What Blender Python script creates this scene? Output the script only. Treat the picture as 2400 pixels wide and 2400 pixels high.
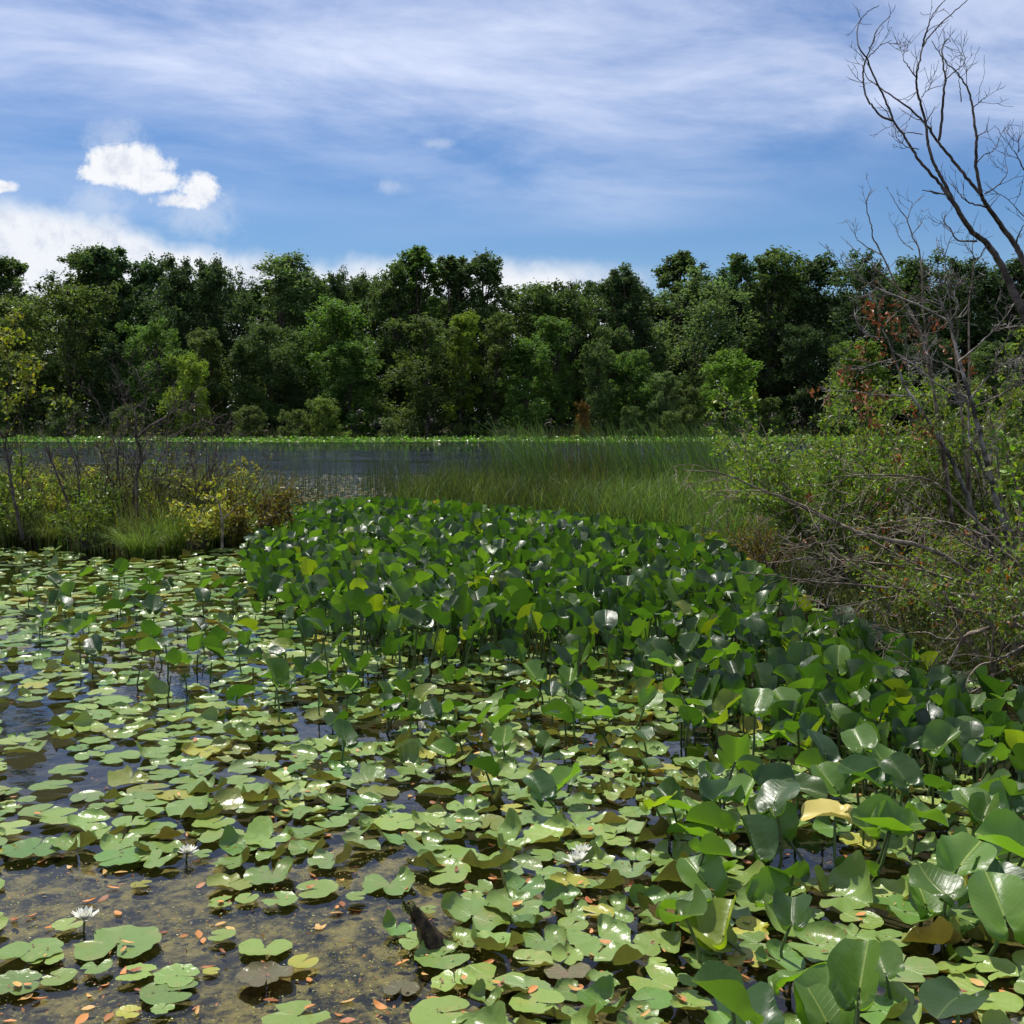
import bpy, math, random
import numpy as np
from mathutils import Vector, Matrix, Quaternion

for o in list(bpy.data.objects):
    bpy.data.objects.remove(o)
scene = bpy.context.scene
COL = scene.collection
R = math.radians

# ------------------------------------------------------------------ camera
F_PX, CX, CY, HORIZON, EYE = 2684.0, 1200.0, 1200.0, 990.0, 1.8
PITCH = math.atan((CY - HORIZON) / F_PX)
cam_data = bpy.data.cameras.new('camera')
cam_data.sensor_fit = 'HORIZONTAL'
cam_data.sensor_width = 36.0
cam_data.lens = 36.0 * F_PX / 2400.0
cam_data.clip_start = 0.05
cam_data.clip_end = 6000
cam = bpy.data.objects.new('camera', cam_data)
COL.objects.link(cam)
cam.location = (0, 0, EYE)
cam.rotation_euler = (R(90) - PITCH, 0, 0)
scene.camera = cam

FWD = np.array([0, math.cos(PITCH), -math.sin(PITCH)])
UPV = np.array([0, math.sin(PITCH), math.cos(PITCH)])
EYEP = np.array([0, 0, EYE])


def ray(px, py):
    return FWD + np.array([(px - CX) / F_PX, 0, 0]) + UPV * ((CY - py) / F_PX)


def G(px, py, z=0.0):
    """the point at height z that shows at photo pixel px, py"""
    d = ray(px, py)
    return EYEP + d * ((z - EYE) / d[2])


def P(px, py, dist):
    """the point dist metres in front of the viewer that shows at photo pixel px, py"""
    d = ray(px, py)
    return EYEP + d * (dist / d[1])


def proj(p):
    p = np.asarray(p, float) - EYEP
    w = p @ FWD
    return CX + F_PX * p[..., 0] / w, CY - F_PX * (p @ UPV) / w, w


# ------------------------------------------------------------------ sky and sun
SUN_AZ, SUN_EL = R(-32), R(63)
world = bpy.data.worlds.new('World')
scene.world = world
world.use_nodes = True
wt = world.node_tree
wt.nodes.clear()


class NT:
    """small helper that writes shader nodes as expressions"""

    def __init__(self, tree):
        self.t = tree

    def n(self, typ, **kw):
        nd = self.t.nodes.new(typ)
        for k, v in kw.items():
            setattr(nd, k, v)
        return nd

    def put(self, sock, v):
        if v is None:
            return
        if hasattr(v, 'is_output'):
            self.t.links.new(v, sock)
        elif isinstance(v, (tuple, list)) and sock.type == 'RGBA' and len(v) == 3:
            sock.default_value = (*v, 1)
        else:
            sock.default_value = v

    def m(self, op, a, b=None, c=None, clamp=False):
        nd = self.n('ShaderNodeMath', operation=op, use_clamp=clamp)
        for s, v in zip(nd.inputs, (a, b, c)):
            self.put(s, v)
        return nd.outputs[0]

    def vm(self, op, a, b=None, out=0):
        nd = self.n('ShaderNodeVectorMath', operation=op)
        self.put(nd.inputs[0], a)
        self.put(nd.inputs[1], b)
        return nd.outputs[out]

    def xyz(self, x=0.0, y=0.0, z=0.0):
        nd = self.n('ShaderNodeCombineXYZ')
        for s, v in zip(nd.inputs, (x, y, z)):
            self.put(s, v)
        return nd.outputs[0]

    def sep(self, v):
        nd = self.n('ShaderNodeSeparateXYZ')
        self.put(nd.inputs[0], v)
        return nd.outputs

    def noise(self, vec, scale, detail=4, rough=0.55, dist=0.0, out=0):
        nd = self.n('ShaderNodeTexNoise')
        self.put(nd.inputs['Vector'], vec)
        nd.inputs['Scale'].default_value = scale
        nd.inputs['Detail'].default_value = detail
        nd.inputs['Roughness'].default_value = rough
        nd.inputs['Distortion'].default_value = dist
        return nd.outputs[out]

    def step(self, v, a, b, lo=0.0, hi=1.0, smooth=True):
        nd = self.n('ShaderNodeMapRange', interpolation_type='SMOOTHSTEP' if smooth else 'LINEAR')
        for s, x in zip(nd.inputs, (v, a, b, lo, hi)):
            self.put(s, x)
        return nd.outputs[0]

    def mix(self, f, a, b, blend='MIX'):
        nd = self.n('ShaderNodeMix', data_type='RGBA', blend_type=blend)
        self.put(nd.inputs[0], f)
        self.put(nd.inputs[6], a)
        self.put(nd.inputs[7], b)
        return nd.outputs[2]

    def attr(self, name, out='Color'):
        return self.n('ShaderNodeAttribute', attribute_name=name).outputs[out]


w = NT(wt)
sky = w.n('ShaderNodeTexSky', sky_type='NISHITA', sun_disc=False)
sky.sun_elevation, sky.sun_rotation = SUN_EL, SUN_AZ
sky.altitude, sky.air_density, sky.dust_density, sky.ozone_density = 200, 1.0, 0.3, 3.5
direction = w.n('ShaderNodeTexCoord').outputs['Generated']
dx, dy, dz = w.sep(direction)
hsv = w.n('ShaderNodeHueSaturation')
hsv.inputs['Saturation'].default_value = 1.30
hsv.inputs['Value'].default_value = 1.06
hsv.inputs['Hue'].default_value = 0.509
wt.links.new(sky.outputs[0], hsv.inputs['Color'])
skycol = hsv.outputs[0]
# high thin cirrus, on a flat layer overhead
zz = w.m('ADD', w.m('MAXIMUM', dz, 0.0), 0.10)
pu, pv = w.m('DIVIDE', dx, zz), w.m('DIVIDE', dy, zz)
cu = w.m('ADD', w.m('MULTIPLY', pu, 0.94), w.m('MULTIPLY', pv, 0.34))
cv = w.m('SUBTRACT', w.m('MULTIPLY', pv, 0.94), w.m('MULTIPLY', pu, 0.34))
plane = w.xyz(w.m('MULTIPLY', cu, 0.75), w.m('MULTIPLY', cv, 1.0), 3.3)
veil = w.noise(plane, 0.62, 2, 0.5)
fine = w.noise(plane, 1.9, 8, 0.60, 0.35)
cirrus = w.m('ADD', w.m('MULTIPLY', veil, 0.50), w.m('MULTIPLY', fine, 0.62))
cirrus = w.step(cirrus, 0.37, 0.76)
edge = w.m('ADD', dz, w.m('MULTIPLY', w.m('SUBTRACT', veil, 0.5), 0.22))
cirrus = w.m('MULTIPLY', cirrus, w.step(edge, 0.15, 0.28))
cirrus = w.m('MULTIPLY', cirrus, 0.92)
# the bank of white cloud low over the trees and the cumulus puffs, as seen on the tangent plane ahead
ahead = w.m('MAXIMUM', dy, 0.05)
tu, tw = w.m('DIVIDE', dx, ahead), w.m('DIVIDE', dz, ahead)
front = w.step(dy, 0.1, 0.4)
tp = w.xyz(tu, tw, 0.7)
lump = w.m('SUBTRACT', w.noise(tp, 14, 4, 0.6), 0.5)
top = w.m('SUBTRACT', 0.136, w.m('MULTIPLY', tu, 0.03))
top = w.m('ADD', top, w.m('MULTIPLY', w.m('MAXIMUM', w.m('SUBTRACT', -0.24, tu), 0.0), 0.23))
bank = w.m('ADD', w.m('SUBTRACT', top, tw), w.m('MULTIPLY', lump, 0.045))
bank = w.step(bank, -0.008, 0.016)
fade = w.m('ADD', tu, w.m('MULTIPLY', lump, 0.2))
bank = w.m('MULTIPLY', bank, w.step(fade, 0.17, 0.04))


warp = w.m('SUBTRACT', w.noise(tp, 30, 8, 0.70, 0.3), 0.5)


def puff(px, py, rx, ry, soft, gain=0.55):
    d = ray(px, py)
    u0, w0 = d[0] / d[1], d[2] / d[1]
    a = w.m('DIVIDE', w.m('SUBTRACT', tu, u0), rx / F_PX)
    b = w.m('DIVIDE', w.m('SUBTRACT', tw, w0), ry / F_PX)
    r2 = w.m('SQRT', w.m('ADD', w.m('MULTIPLY', a, a), w.m('MULTIPLY', b, b)))
    return w.step(w.m('ADD', r2, w.m('MULTIPLY', warp, gain * 2)), 1.0 + soft, 1.0 - soft)


cum = puff(292, 388, 92, 50, 0.22, 0.85)
for a in ((232, 405, 55, 24, 0.25, 1.0), (350, 425, 58, 28, 0.25, 1.0), (470, 452, 44, 34, 0.35, 1.5), (425, 470, 66, 16, 0.4, 1.5),
          (8, 438, 34, 14, 0.3, 1.0)):
    cum = w.m('MAXIMUM', cum, puff(*a))
soft = puff(920, 440, 30, 14, 0.9, 1.8)
for a in ((1020, 336, 28, 9, 0.9, 1.6), (470, 505, 66, 44, 0.8, 1.6), (265, 325, 56, 34, 0.9, 1.6), (230, 485, 56, 40, 0.9, 1.6)):
    soft = w.m('MAXIMUM', soft, puff(*a))
cum = w.m('MAXIMUM', cum, w.m('MULTIPLY', soft, 0.30))
low = w.m('MULTIPLY', w.m('MAXIMUM', w.m('MULTIPLY', bank, 0.93), cum), front)
c1 = w.mix(cirrus, skycol, (9.2, 9.9, 12.0))
c2 = w.mix(low, c1, w.mix(w.step(warp, -0.05, 0.20), (10.2, 10.4, 10.8), (7.4, 7.9, 9.2)))
bg = w.n('ShaderNodeBackground')
bg.inputs['Strength'].default_value = 0.079
wt.links.new(c2, bg.inputs['Color'])
wt.links.new(bg.outputs[0], w.n('ShaderNodeOutputWorld').inputs[0])

sun_data = bpy.data.lights.new('sun', 'SUN')
sun_data.energy = 5.0
sun_data.angle = R(0.53)
sun_data.color = (1.0, 0.955, 0.88)
sun = bpy.data.objects.new('sun', sun_data)
COL.objects.link(sun)
sdir = Vector((math.sin(SUN_AZ) * math.cos(SUN_EL), math.cos(SUN_AZ) * math.cos(SUN_EL), math.sin(SUN_EL)))
sun.rotation_euler = sdir.to_track_quat('Z', 'Y').to_euler()
sun.location = sdir * 60

vs = scene.view_settings
vs.view_transform, vs.look, vs.gamma, vs.exposure, vs.use_curve_mapping = 'Standard', 'None', 1.0, 0.22, False
scene.render.engine = 'CYCLES'
cy = scene.cycles
cy.max_bounces, cy.diffuse_bounces, cy.glossy_bounces, cy.transmission_bounces = 6, 1, 3, 3
cy.transparent_max_bounces = 12
cy.use_denoising = True
cy.sample_clamp_indirect = 6
cy.use_adaptive_sampling = True
cy.adaptive_threshold = 0.04
world.cycles.sampling_method = 'MANUAL'
world.cycles.sample_map_resolution = 256
# ------------------------------------------------------------------ helpers
rng = np.random.default_rng(20)


class MB:
    """collects vertices, faces (all quads or triangles) and a tint per vertex, then links ONE mesh object"""

    def __init__(self):
        self.v, self.t, self.l, self.q, self.n = [], [], [], [], 0

    def add(self, V, F, tint=(1, 1, 1), lc=None):
        V = np.asarray(V, float)
        F = np.asarray(F, int)
        if len(V) == 0 or len(F) == 0:
            return
        self.v.append(V)
        T = np.asarray(tint, float)
        self.t.append(np.broadcast_to(T, (len(V), 3)) if T.ndim == 1 else T)
        self.l.append(np.zeros((len(V), 3)) if lc is None else np.asarray(lc, float))
        self.q.append(F + self.n)
        self.n += len(V)

    def mesh(self, name, mat, smooth=True):
        V = np.concatenate(self.v)
        me = bpy.data.meshes.new(name)
        me.vertices.add(len(V))
        me.vertices.foreach_set('co', V.astype(np.float32).ravel())
        sizes = np.concatenate([np.full(len(f), f.shape[1]) for f in self.q])
        loops = np.concatenate([f.ravel() for f in self.q])
        me.loops.add(len(loops))
        me.loops.foreach_set('vertex_index', loops.astype(np.int32))
        me.polygons.add(len(sizes))
        me.polygons.foreach_set('loop_start', np.concatenate([[0], np.cumsum(sizes)[:-1]]).astype(np.int32))
        a = me.attributes.new('tint', 'FLOAT_COLOR', 'POINT')
        a.data.foreach_set('color', np.c_[np.concatenate(self.t), np.ones(len(V))].astype(np.float32).ravel())
        a = me.attributes.new('lc', 'FLOAT_VECTOR', 'POINT')
        a.data.foreach_set('vector', np.concatenate(self.l).astype(np.float32).ravel())
        me.update(calc_edges=True)
        me.polygons.foreach_set('use_smooth', np.full(len(sizes), smooth))
        me.materials.append(mat)
        return me

    def build(self, name, mat, parent=None, smooth=True):
        return put(name, self.mesh(name, mat, smooth), parent)


def put(name, me, parent=None):
    o = bpy.data.objects.new(name, me)
    COL.objects.link(o)
    if parent is not None:
        o.parent = parent
        if me is not None and parent.type == 'EMPTY' and parent.get('_abs'):
            o.location = -Vector(parent.location)
    return o


def thing(name, loc, label, cat, group=None, absolute=True):
    """an Empty at the thing's base; with absolute=True its parts are given in world coordinates"""
    o = bpy.data.objects.new(name, None)
    COL.objects.link(o)
    o.empty_display_size = 0.1
    o.location = tuple(float(c) for c in loc)
    if absolute:
        o['_abs'] = 1
    return tag(o, label, cat, group)


def tag(o, label=None, cat=None, group=None, kind=None):
    for k, v in (('label', label), ('category', cat), ('group', group), ('kind', kind)):
        if v:
            o[k] = v
    return o


def basis(d):
    d = d / np.linalg.norm(d)
    a = np.array([0, 0, 1.0]) if abs(d[2]) < 0.9 else np.array([1.0, 0, 0])
    u = np.cross(d, a)
    u /= np.linalg.norm(u)
    return u, np.cross(d, u)


def tube(mb, pts, rad, sides=5, tint=(1, 1, 1), cap=False):
    pts = np.asarray(pts, float)
    rad = np.broadcast_to(np.asarray(rad, float), (len(pts),))
    tang = np.gradient(pts, axis=0)
    ang = np.linspace(0, 2 * np.pi, sides, endpoint=False)
    V = []
    u, v = basis(tang[0] + 1e-9)
    for p, r, t in zip(pts, rad, tang):
        t = t / (np.linalg.norm(t) + 1e-9)
        u = u - t * (u @ t)
        u /= np.linalg.norm(u) + 1e-9
        v = np.cross(t, u)
        V.append(p + r * (np.cos(ang)[:, None] * u + np.sin(ang)[:, None] * v))
    V = np.concatenate(V)
    n = len(pts)
    i = np.arange(sides)
    F = np.concatenate([np.c_[k * sides + i, k * sides + (i + 1) % sides, (k + 1) * sides + (i + 1) % sides, (k + 1) * sides + i]
                        for k in range(n - 1)])
    mb.add(V, F, tint)
    if cap:
        c = len(V) - sides
        mb.add(np.concatenate([V[c:], [pts[-1]]]), np.c_[i, (i + 1) % sides, np.full(sides, sides)], tint)


def spline(pts, n):
    """a smooth curve through the points (Catmull-Rom), n samples"""
    pts = np.asarray(pts, float)
    if len(pts) < 3:
        t = np.linspace(0, 1, n)[:, None]
        return pts[0] * (1 - t) + pts[-1] * t
    q = np.concatenate([[2 * pts[0] - pts[1]], pts, [2 * pts[-1] - pts[-2]]])
    s = np.linspace(0, len(pts) - 1, n)
    k = np.minimum(s.astype(int), len(pts) - 2)
    t = (s - k)[:, None]
    a, b, c, d = q[k], q[k + 1], q[k + 2], q[k + 3]
    return 0.5 * ((2 * b) + (c - a) * t + (2 * a - 5 * b + 4 * c - d) * t ** 2 + (3 * b - a - 3 * c + d) * t ** 3)


def leaves(mb, C, N, size, aspect=0.55, tint=None, spin=None):
    """diamond leaves: centres C, normals N, lengths size"""
    n = len(C)
    if n == 0:
        return
    N = N / (np.linalg.norm(N, axis=1)[:, None] + 1e-9)
    A = rng.normal(size=(n, 3)) if spin is None else spin
    U = np.cross(N, A)
    U /= np.linalg.norm(U, axis=1)[:, None] + 1e-9
    W = np.cross(N, U)
    s = np.broadcast_to(np.asarray(size, float), (n,))[:, None]
    bend = N * s * 0.10
    V = np.stack([C - U * s * 0.5 - bend, C + W * s * aspect * 0.5 + U * s * 0.05, C + U * s * 0.5 - bend, C - W * s * aspect * 0.5 + U * s * 0.05], 1).reshape(-1, 3)
    F = np.arange(4 * n).reshape(n, 4)
    t = np.ones((n, 3)) if tint is None else tint
    mb.add(V, F, np.repeat(t, 4, axis=0))


def grow(start, d, length, n, wander=0.15, pull=(0, 0, 0)):
    """a wandering twig: n+1 points"""
    d = np.asarray(d, float)
    d = d / np.linalg.norm(d)
    pull = np.asarray(pull, float)
    pts = [np.asarray(start, float)]
    for _ in range(n):
        d = d + rng.normal(size=3) * wander + pull / n
        d /= np.linalg.norm(d)
        pts.append(pts[-1] + d * length / n)
    return np.array(pts)


def ribbons(mb, B, H, W, lean, droop, tint, seg=3):
    """grass blades: bases B, heights H, widths W, lean vectors (n,2), droop 0..1"""
    n = len(B)
    az = rng.uniform(0, 2 * np.pi, n)
    S = np.c_[np.cos(az), np.sin(az), np.zeros(n)]
    rows = []
    for k in range(seg + 1):
        t = k / seg
        p = B + np.c_[lean * (H * t ** 1.8)[:, None], H * (t - droop * t ** 3)]
        w_ = (W * (1 - t) ** 0.7 + 0.0006)[:, None]
        rows.append(np.stack([p - S * w_ * 0.5, p + S * w_ * 0.5], 1))
    V = np.stack(rows, 1).reshape(-1, 3)
    b = (np.arange(n) * 2 * (seg + 1))[:, None]
    F = np.concatenate([np.c_[b + 2 * k, b + 2 * k + 1, b + 2 * k + 3, b + 2 * k + 2] for k in range(seg)])
    mb.add(V, F, np.repeat(tint, 2 * (seg + 1), axis=0))


def vary(n, rgb, s=0.18, hue=0.10):
    """n tints around rgb"""
    v = np.exp(rng.normal(size=(n, 1)) * s)
    h = 1 + rng.normal(size=(n, 3)) * hue
    return np.clip(np.asarray(rgb) * v * h, 0.003, 8)


def in_poly(x, y, poly):
    if np.ndim(x) == 0:
        c, j = False, len(poly) - 1
        for i in range(len(poly)):
            (xi, yi), (xj, yj) = poly[i], poly[j]
            if (yi > y) != (yj > y) and x < (xj - xi) * (y - yi) / (yj - yi) + xi:
                c = not c
            j = i
        return c
    x, y = np.asarray(x, float), np.asarray(y, float)
    c = np.zeros(x.shape, bool)
    j = len(poly) - 1
    for i in range(len(poly)):
        (xi, yi), (xj, yj) = poly[i], poly[j]
        c ^= ((yi > y) != (yj > y)) & (x < (xj - xi) * (y - yi) / (yj - yi + 1e-12) + xi)
        j = i
    return c


def poly_sd(x, y, poly):
    """signed distance to a polygon, positive inside"""
    if np.ndim(x) == 0:
        d = 1e9
        for i in range(len(poly)):
            (ax, ay), (bx, by) = poly[i - 1], poly[i]
            ex, ey = bx - ax, by - ay
            t = min(1.0, max(0.0, ((x - ax) * ex + (y - ay) * ey) / (ex * ex + ey * ey + 1e-12)))
            d = min(d, math.hypot(x - ax - t * ex, y - ay - t * ey))
        return d if in_poly(x, y, poly) else -d
    x, y = np.asarray(x, float), np.asarray(y, float)
    d = np.full(x.shape, 1e9)
    for i in range(len(poly)):
        (ax, ay), (bx, by) = poly[i - 1], poly[i]
        ex, ey = bx - ax, by - ay
        t = np.clip(((x - ax) * ex + (y - ay) * ey) / (ex * ex + ey * ey + 1e-12), 0, 1)
        d = np.minimum(d, np.hypot(x - ax - t * ex, y - ay - t * ey))
    return np.where(in_poly(x, y, poly), d, -d)


def sstep(a, b, x):
    t = np.clip((x - a) / (b - a), 0, 1)
    return t * t * (3 - 2 * t)


# ------------------------------------------------------------------ materials
def material(name):
    m = bpy.data.materials.new(name)
    m.use_nodes = True
    m.node_tree.nodes.clear()
    t = NT(m.node_tree)
    return m, t, t.n('ShaderNodeOutputMaterial')


def principled(t, color, rough=0.6, spec=0.4, normal=None):
    b = t.n('ShaderNodeBsdfPrincipled')
    t.put(b.inputs['Base Color'], color)
    t.put(b.inputs['Roughness'], rough)
    t.put(b.inputs['Specular IOR Level'], spec)
    if normal is not None:
        t.put(b.inputs['Normal'], normal)
    return b.outputs[0]


def bump(t, h, strength, dist):
    nd = t.n('ShaderNodeBump')
    nd.inputs['Strength'].default_value = strength
    nd.inputs['Distance'].default_value = dist
    t.put(nd.inputs['Height'], h)
    return nd.outputs[0]


def leaf_material(name, top, under, through, amount, rough=0.45, spec=0.35, veins=None, blotch=None):
    """a thin leaf: colour by side, light shining through, per-vertex tint and per-object colour"""
    m, t, out = material(name)
    back = t.n('ShaderNodeNewGeometry').outputs['Backfacing']
    tint = t.mix(1.0, t.attr('tint'), t.n('ShaderNodeObjectInfo').outputs['Color'], 'MULTIPLY')
    c = t.mix(back, top, under)
    nrm = None
    if veins:
        x, y, z = t.sep(t.attr('lc', 'Vector'))
        if veins == 'pad':
            a = t.m('ARCTAN2', y, x)
            r = t.m('SQRT', t.m('ADD', t.m('MULTIPLY', x, x), t.m('MULTIPLY', y, y)))
            s = t.m('ABSOLUTE', t.m('SINE', t.m('ADD', t.m('MULTIPLY', a, 8.5), t.m('MULTIPLY', z, 9))))
            v = t.m('MULTIPLY', t.step(s, t.m('DIVIDE', 0.06, t.m('ADD', r, 0.15)), 0.0), t.step(r, 1.0, 0.5, 0.2, 1.0))
            rel = t.m('ADD', v, t.noise(t.xyz(x, y, z), 5, 3))
        else:
            ax = t.m('ABSOLUTE', x)
            mid = t.step(ax, 0.035, 0.01)
            s = t.m('ABSOLUTE', t.m('SINE', t.m('MULTIPLY', t.m('SUBTRACT', y, t.m('MULTIPLY', ax, 0.55)), 26)))
            v = t.m('MAXIMUM', mid, t.m('MULTIPLY', t.step(s, 0.3, 0.0), 0.22))
            rel = t.m('ADD', t.m('MULTIPLY', v, -0.6), t.noise(t.xyz(x, y, z), 4, 2))
        c = t.mix(t.m('MULTIPLY', v, 0.30), c, (0.24, 0.32, 0.09))
        nrm = bump(t, rel, 0.35, 0.008)
        if blotch:
            p = t.vm('ADD', t.attr('lc', 'Vector'), t.xyz(0, 0, t.m('MULTIPLY', t.n('ShaderNodeObjectInfo').outputs['Random'], 40)))
            sp = t.step(t.noise(p, 7.5, 5, 0.7), 0.63, 0.70)
            big = t.step(t.noise(p, 1.7, 3), 0.50, 0.72)
            c = t.mix(t.m('MULTIPLY', big, 0.45), c, blotch)
            c = t.mix(t.m('MULTIPLY', sp, 0.75), c, (0.10, 0.07, 0.03))
    c = t.mix(1.0, c, tint, 'MULTIPLY')
    body = principled(t, c, rough, spec, nrm)
    tr = t.n('ShaderNodeBsdfTranslucent')
    t.put(tr.inputs[0], t.mix(1.0, through, tint, 'MULTIPLY'))
    mx = t.n('ShaderNodeMixShader')
    mx.inputs[0].default_value = amount
    m.node_tree.links.new(body, mx.inputs[1])
    m.node_tree.links.new(tr.outputs[0], mx.inputs[2])
    m.node_tree.links.new(mx.outputs[0], out.inputs[0])
    return m


def bark_material(name, dark, light, scale=30, rough=0.9):
    m, t, out = material(name)
    p = t.n('ShaderNodeTexCoord').outputs['Object']
    n1 = t.noise(p, scale, 5, 0.65)
    c = t.mix(t.step(n1, 0.38, 0.64), dark, light)
    c = t.mix(1.0, c, t.attr('tint'), 'MULTIPLY')
    m.node_tree.links.new(principled(t, c, rough, 0.15, bump(t, n1, 0.5, 0.01)), out.inputs[0])
    return m


M_PAD = leaf_material('lily_pad_leaf', (0.172, 0.268, 0.060), (0.13, 0.085, 0.028), (0.20, 0.24, 0.03), 0.20, 0.29, 0.48, 'pad', (0.27, 0.26, 0.09))
M_SPAT = leaf_material('spatterdock_leaf', (0.022, 0.050, 0.024), (0.034, 0.074, 0.015), (0.070, 0.170, 0.006), 0.38, 0.37, 0.60, 'heart', (0.045, 0.080, 0.022))
M_TREE = leaf_material('tree_foliage', (0.062, 0.104, 0.032), (0.072, 0.108, 0.040), (0.125, 0.195, 0.035), 0.36, 0.6, 0.2)
M_GRASS = leaf_material('marsh_grass_blade', (0.085, 0.105, 0.036), (0.085, 0.105, 0.036), (0.11, 0.135, 0.025), 0.35, 0.5, 0.3)
M_SHRUB = leaf_material('shrub_foliage', (0.090, 0.125, 0.032), (0.10, 0.135, 0.045), (0.17, 0.23, 0.025), 0.38, 0.42, 0.35)
M_DEAD = leaf_material('dead_leaf', (0.46, 0.215, 0.065), (0.40, 0.20, 0.075), (0.45, 0.17, 0.04), 0.15, 0.55, 0.3)
M_YLEAF = leaf_material('yellowed_leaf', (0.62, 0.53, 0.20), (0.55, 0.46, 0.12), (0.5, 0.42, 0.08), 0.2, 0.4, 0.3)
M_PETAL = leaf_material('water_lily_petal', (0.86, 0.86, 0.78), (0.80, 0.82, 0.70), (0.8, 0.8, 0.62), 0.30, 0.4, 0.3)
M_YELLOW = leaf_material('flower_yellow', (0.75, 0.55, 0.05), (0.7, 0.5, 0.05), (0.7, 0.5, 0.05), 0.25, 0.5, 0.3)
M_STEM = leaf_material('water_stem', (0.085, 0.125, 0.040), (0.08, 0.12, 0.04), (0.1, 0.1, 0.02), 0.05, 0.4, 0.4)
M_BARK = bark_material('tree_bark', (0.035, 0.028, 0.022), (0.12, 0.10, 0.08), 6)
M_TWIG = bark_material('weathered_twig', (0.095, 0.074, 0.053), (0.32, 0.262, 0.20), 9)
M_DARKTWIG = bark_material('dark_twig', (0.045, 0.035, 0.030), (0.13, 0.105, 0.09), 12)
M_SAPLING = bark_material('sapling_bark', (0.055, 0.047, 0.040), (0.30, 0.27, 0.24), 7)
M_STUMP = bark_material('wet_wood', (0.018, 0.013, 0.008), (0.075, 0.052, 0.028), 28, 0.5)
# ------------------------------------------------------------------ the ground under and around the pond
def gp(*pts):
    return [tuple(G(x, y)[:2]) for x, y in pts]


LEFT_BANK = gp((-600, 1268), (-200, 1272), (0, 1278), (150, 1288), (320, 1310), (430, 1292), (560, 1272), (640, 1238), (650, 1200),
               (560, 1182), (300, 1170), (0, 1165), (-600, 1160))
RIGHT_BANK = gp((930, 1192), (1150, 1203), (1400, 1222), (1600, 1248), (1740, 1285), (1850, 1340), (1960, 1400), (2100, 1470), (2230, 1540), (2420, 1620),
                (3000, 1750), (4200, 1500), (4200, 1060), (2400, 1062), (1900, 1085), (1600, 1118), (1300, 1140), (1000, 1160))


def vnoise(x, y, s, seed):
    a = np.sin(x * s * 1.7 + seed) * np.cos(y * s * 1.3 - seed * 2) + 0.5 * np.sin(x * s * 3.1 - y * s * 2.3 + seed * 5) + 0.3 * np.cos(y * s * 5.3 + x * s * 1.1 + seed * 3)
    return a / 1.8


def ground_z(x, y):
    x, y = np.asarray(x, float), np.asarray(y, float)
    z = -0.024 - 0.06 * np.clip(x + 0.3, 0, 3) - 0.14 * sstep(4.3, 6.5, y) - 0.5 * sstep(7, 14, y) - 1.2 * sstep(30, 45, y)
    z += 0.006 * vnoise(x, y, 3.0, 1.0) * sstep(30, 20, y)
    z = z * sstep(0.2, 1.6, y) + 0.5 * sstep(1.4, -0.4, y)
    for poly, sd0 in ((LEFT_BANK, 0.5), (RIGHT_BANK, 0.7)):
        d = poly_sd(x, y, poly)
        z = z + (0.10 - z) * sstep(-0.5, 0.45, d) + 0.05 * sstep(0.2, 1.0, d) * vnoise(x, y, 1.7, 2.0)
    far = sstep(116, 126, y + 2.0 * np.sin(x * 0.05) + 1.2 * np.sin(x * 0.13 + 1))
    z = z + (0.35 - z) * far + 2.5 * sstep(125, 190, y) + 3.0 * sstep(190, 420, y)
    side = sstep(150, 200, np.abs(x))
    return z + (0.8 - z) * side * sstep(4, 20, y) * (1 - far)


def spaced(lo, hi, near, n):
    t = np.linspace(-1, 1, n)
    k = 5.5
    s = np.sinh(t * k) / math.sinh(k)
    return near + np.where(s < 0, s * (near - lo), s * (hi - near))


gx, gy = spaced(-900, 900, 0, 300), spaced(-40, 1600, 4, 320)
XX, YY = np.meshgrid(gx, gy)
V = np.c_[XX.ravel(), YY.ravel(), ground_z(XX, YY).ravel()]
i = np.arange(len(V)).reshape(XX.shape)
F = np.stack([i[:-1, :-1], i[:-1, 1:], i[1:, 1:], i[1:, :-1]], -1).reshape(-1, 4)
m, t, out = material('pond_bed_and_bank_soil')
pos = t.n('ShaderNodeNewGeometry').outputs['Position']
X, Y, Z = t.sep(pos)
mot = t.noise(pos, 9.0, 9, 0.74, 0.3)
mot2 = t.noise(pos, 1.1, 4, 0.6, 0.5)
alg = t.m('ADD', t.m('MULTIPLY', mot, 0.85), t.m('MULTIPLY', mot2, 0.24))
bed = t.mix(t.step(alg, 0.46, 0.66), (0.010, 0.012, 0.014), (0.205, 0.182, 0.075))
bed = t.mix(t.m('MULTIPLY', t.step(t.noise(pos, 38, 3, 0.6), 0.60, 0.70), 0.6), bed, (0.36, 0.33, 0.15))
mud = t.mix(t.noise(pos, 9, 5), (0.007, 0.008, 0.008), (0.020, 0.018, 0.013))
shallow = t.m('ADD', t.m('ADD', t.step(Y, 5.6, 4.3, -0.35, 0.60), t.step(X, 0.9, -0.9, -0.1, 0.45)), t.m('MULTIPLY', t.m('SUBTRACT', mot2, 0.5), 1.3))
wet = t.mix(t.step(shallow, 0.15, 0.85), mud, bed)
soil = t.mix(t.noise(pos, 3, 5), (0.018, 0.016, 0.009), (0.050, 0.042, 0.020))
col = t.mix(t.step(Z, 0.0, 0.08), wet, soil)
m.node_tree.links.new(principled(t, col, 0.85, 0.2, bump(t, mot, 0.6, 0.03)), out.inputs[0])
mb = MB()
mb.add(V, F)
tag(mb.build('ground', m), kind='structure')

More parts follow.
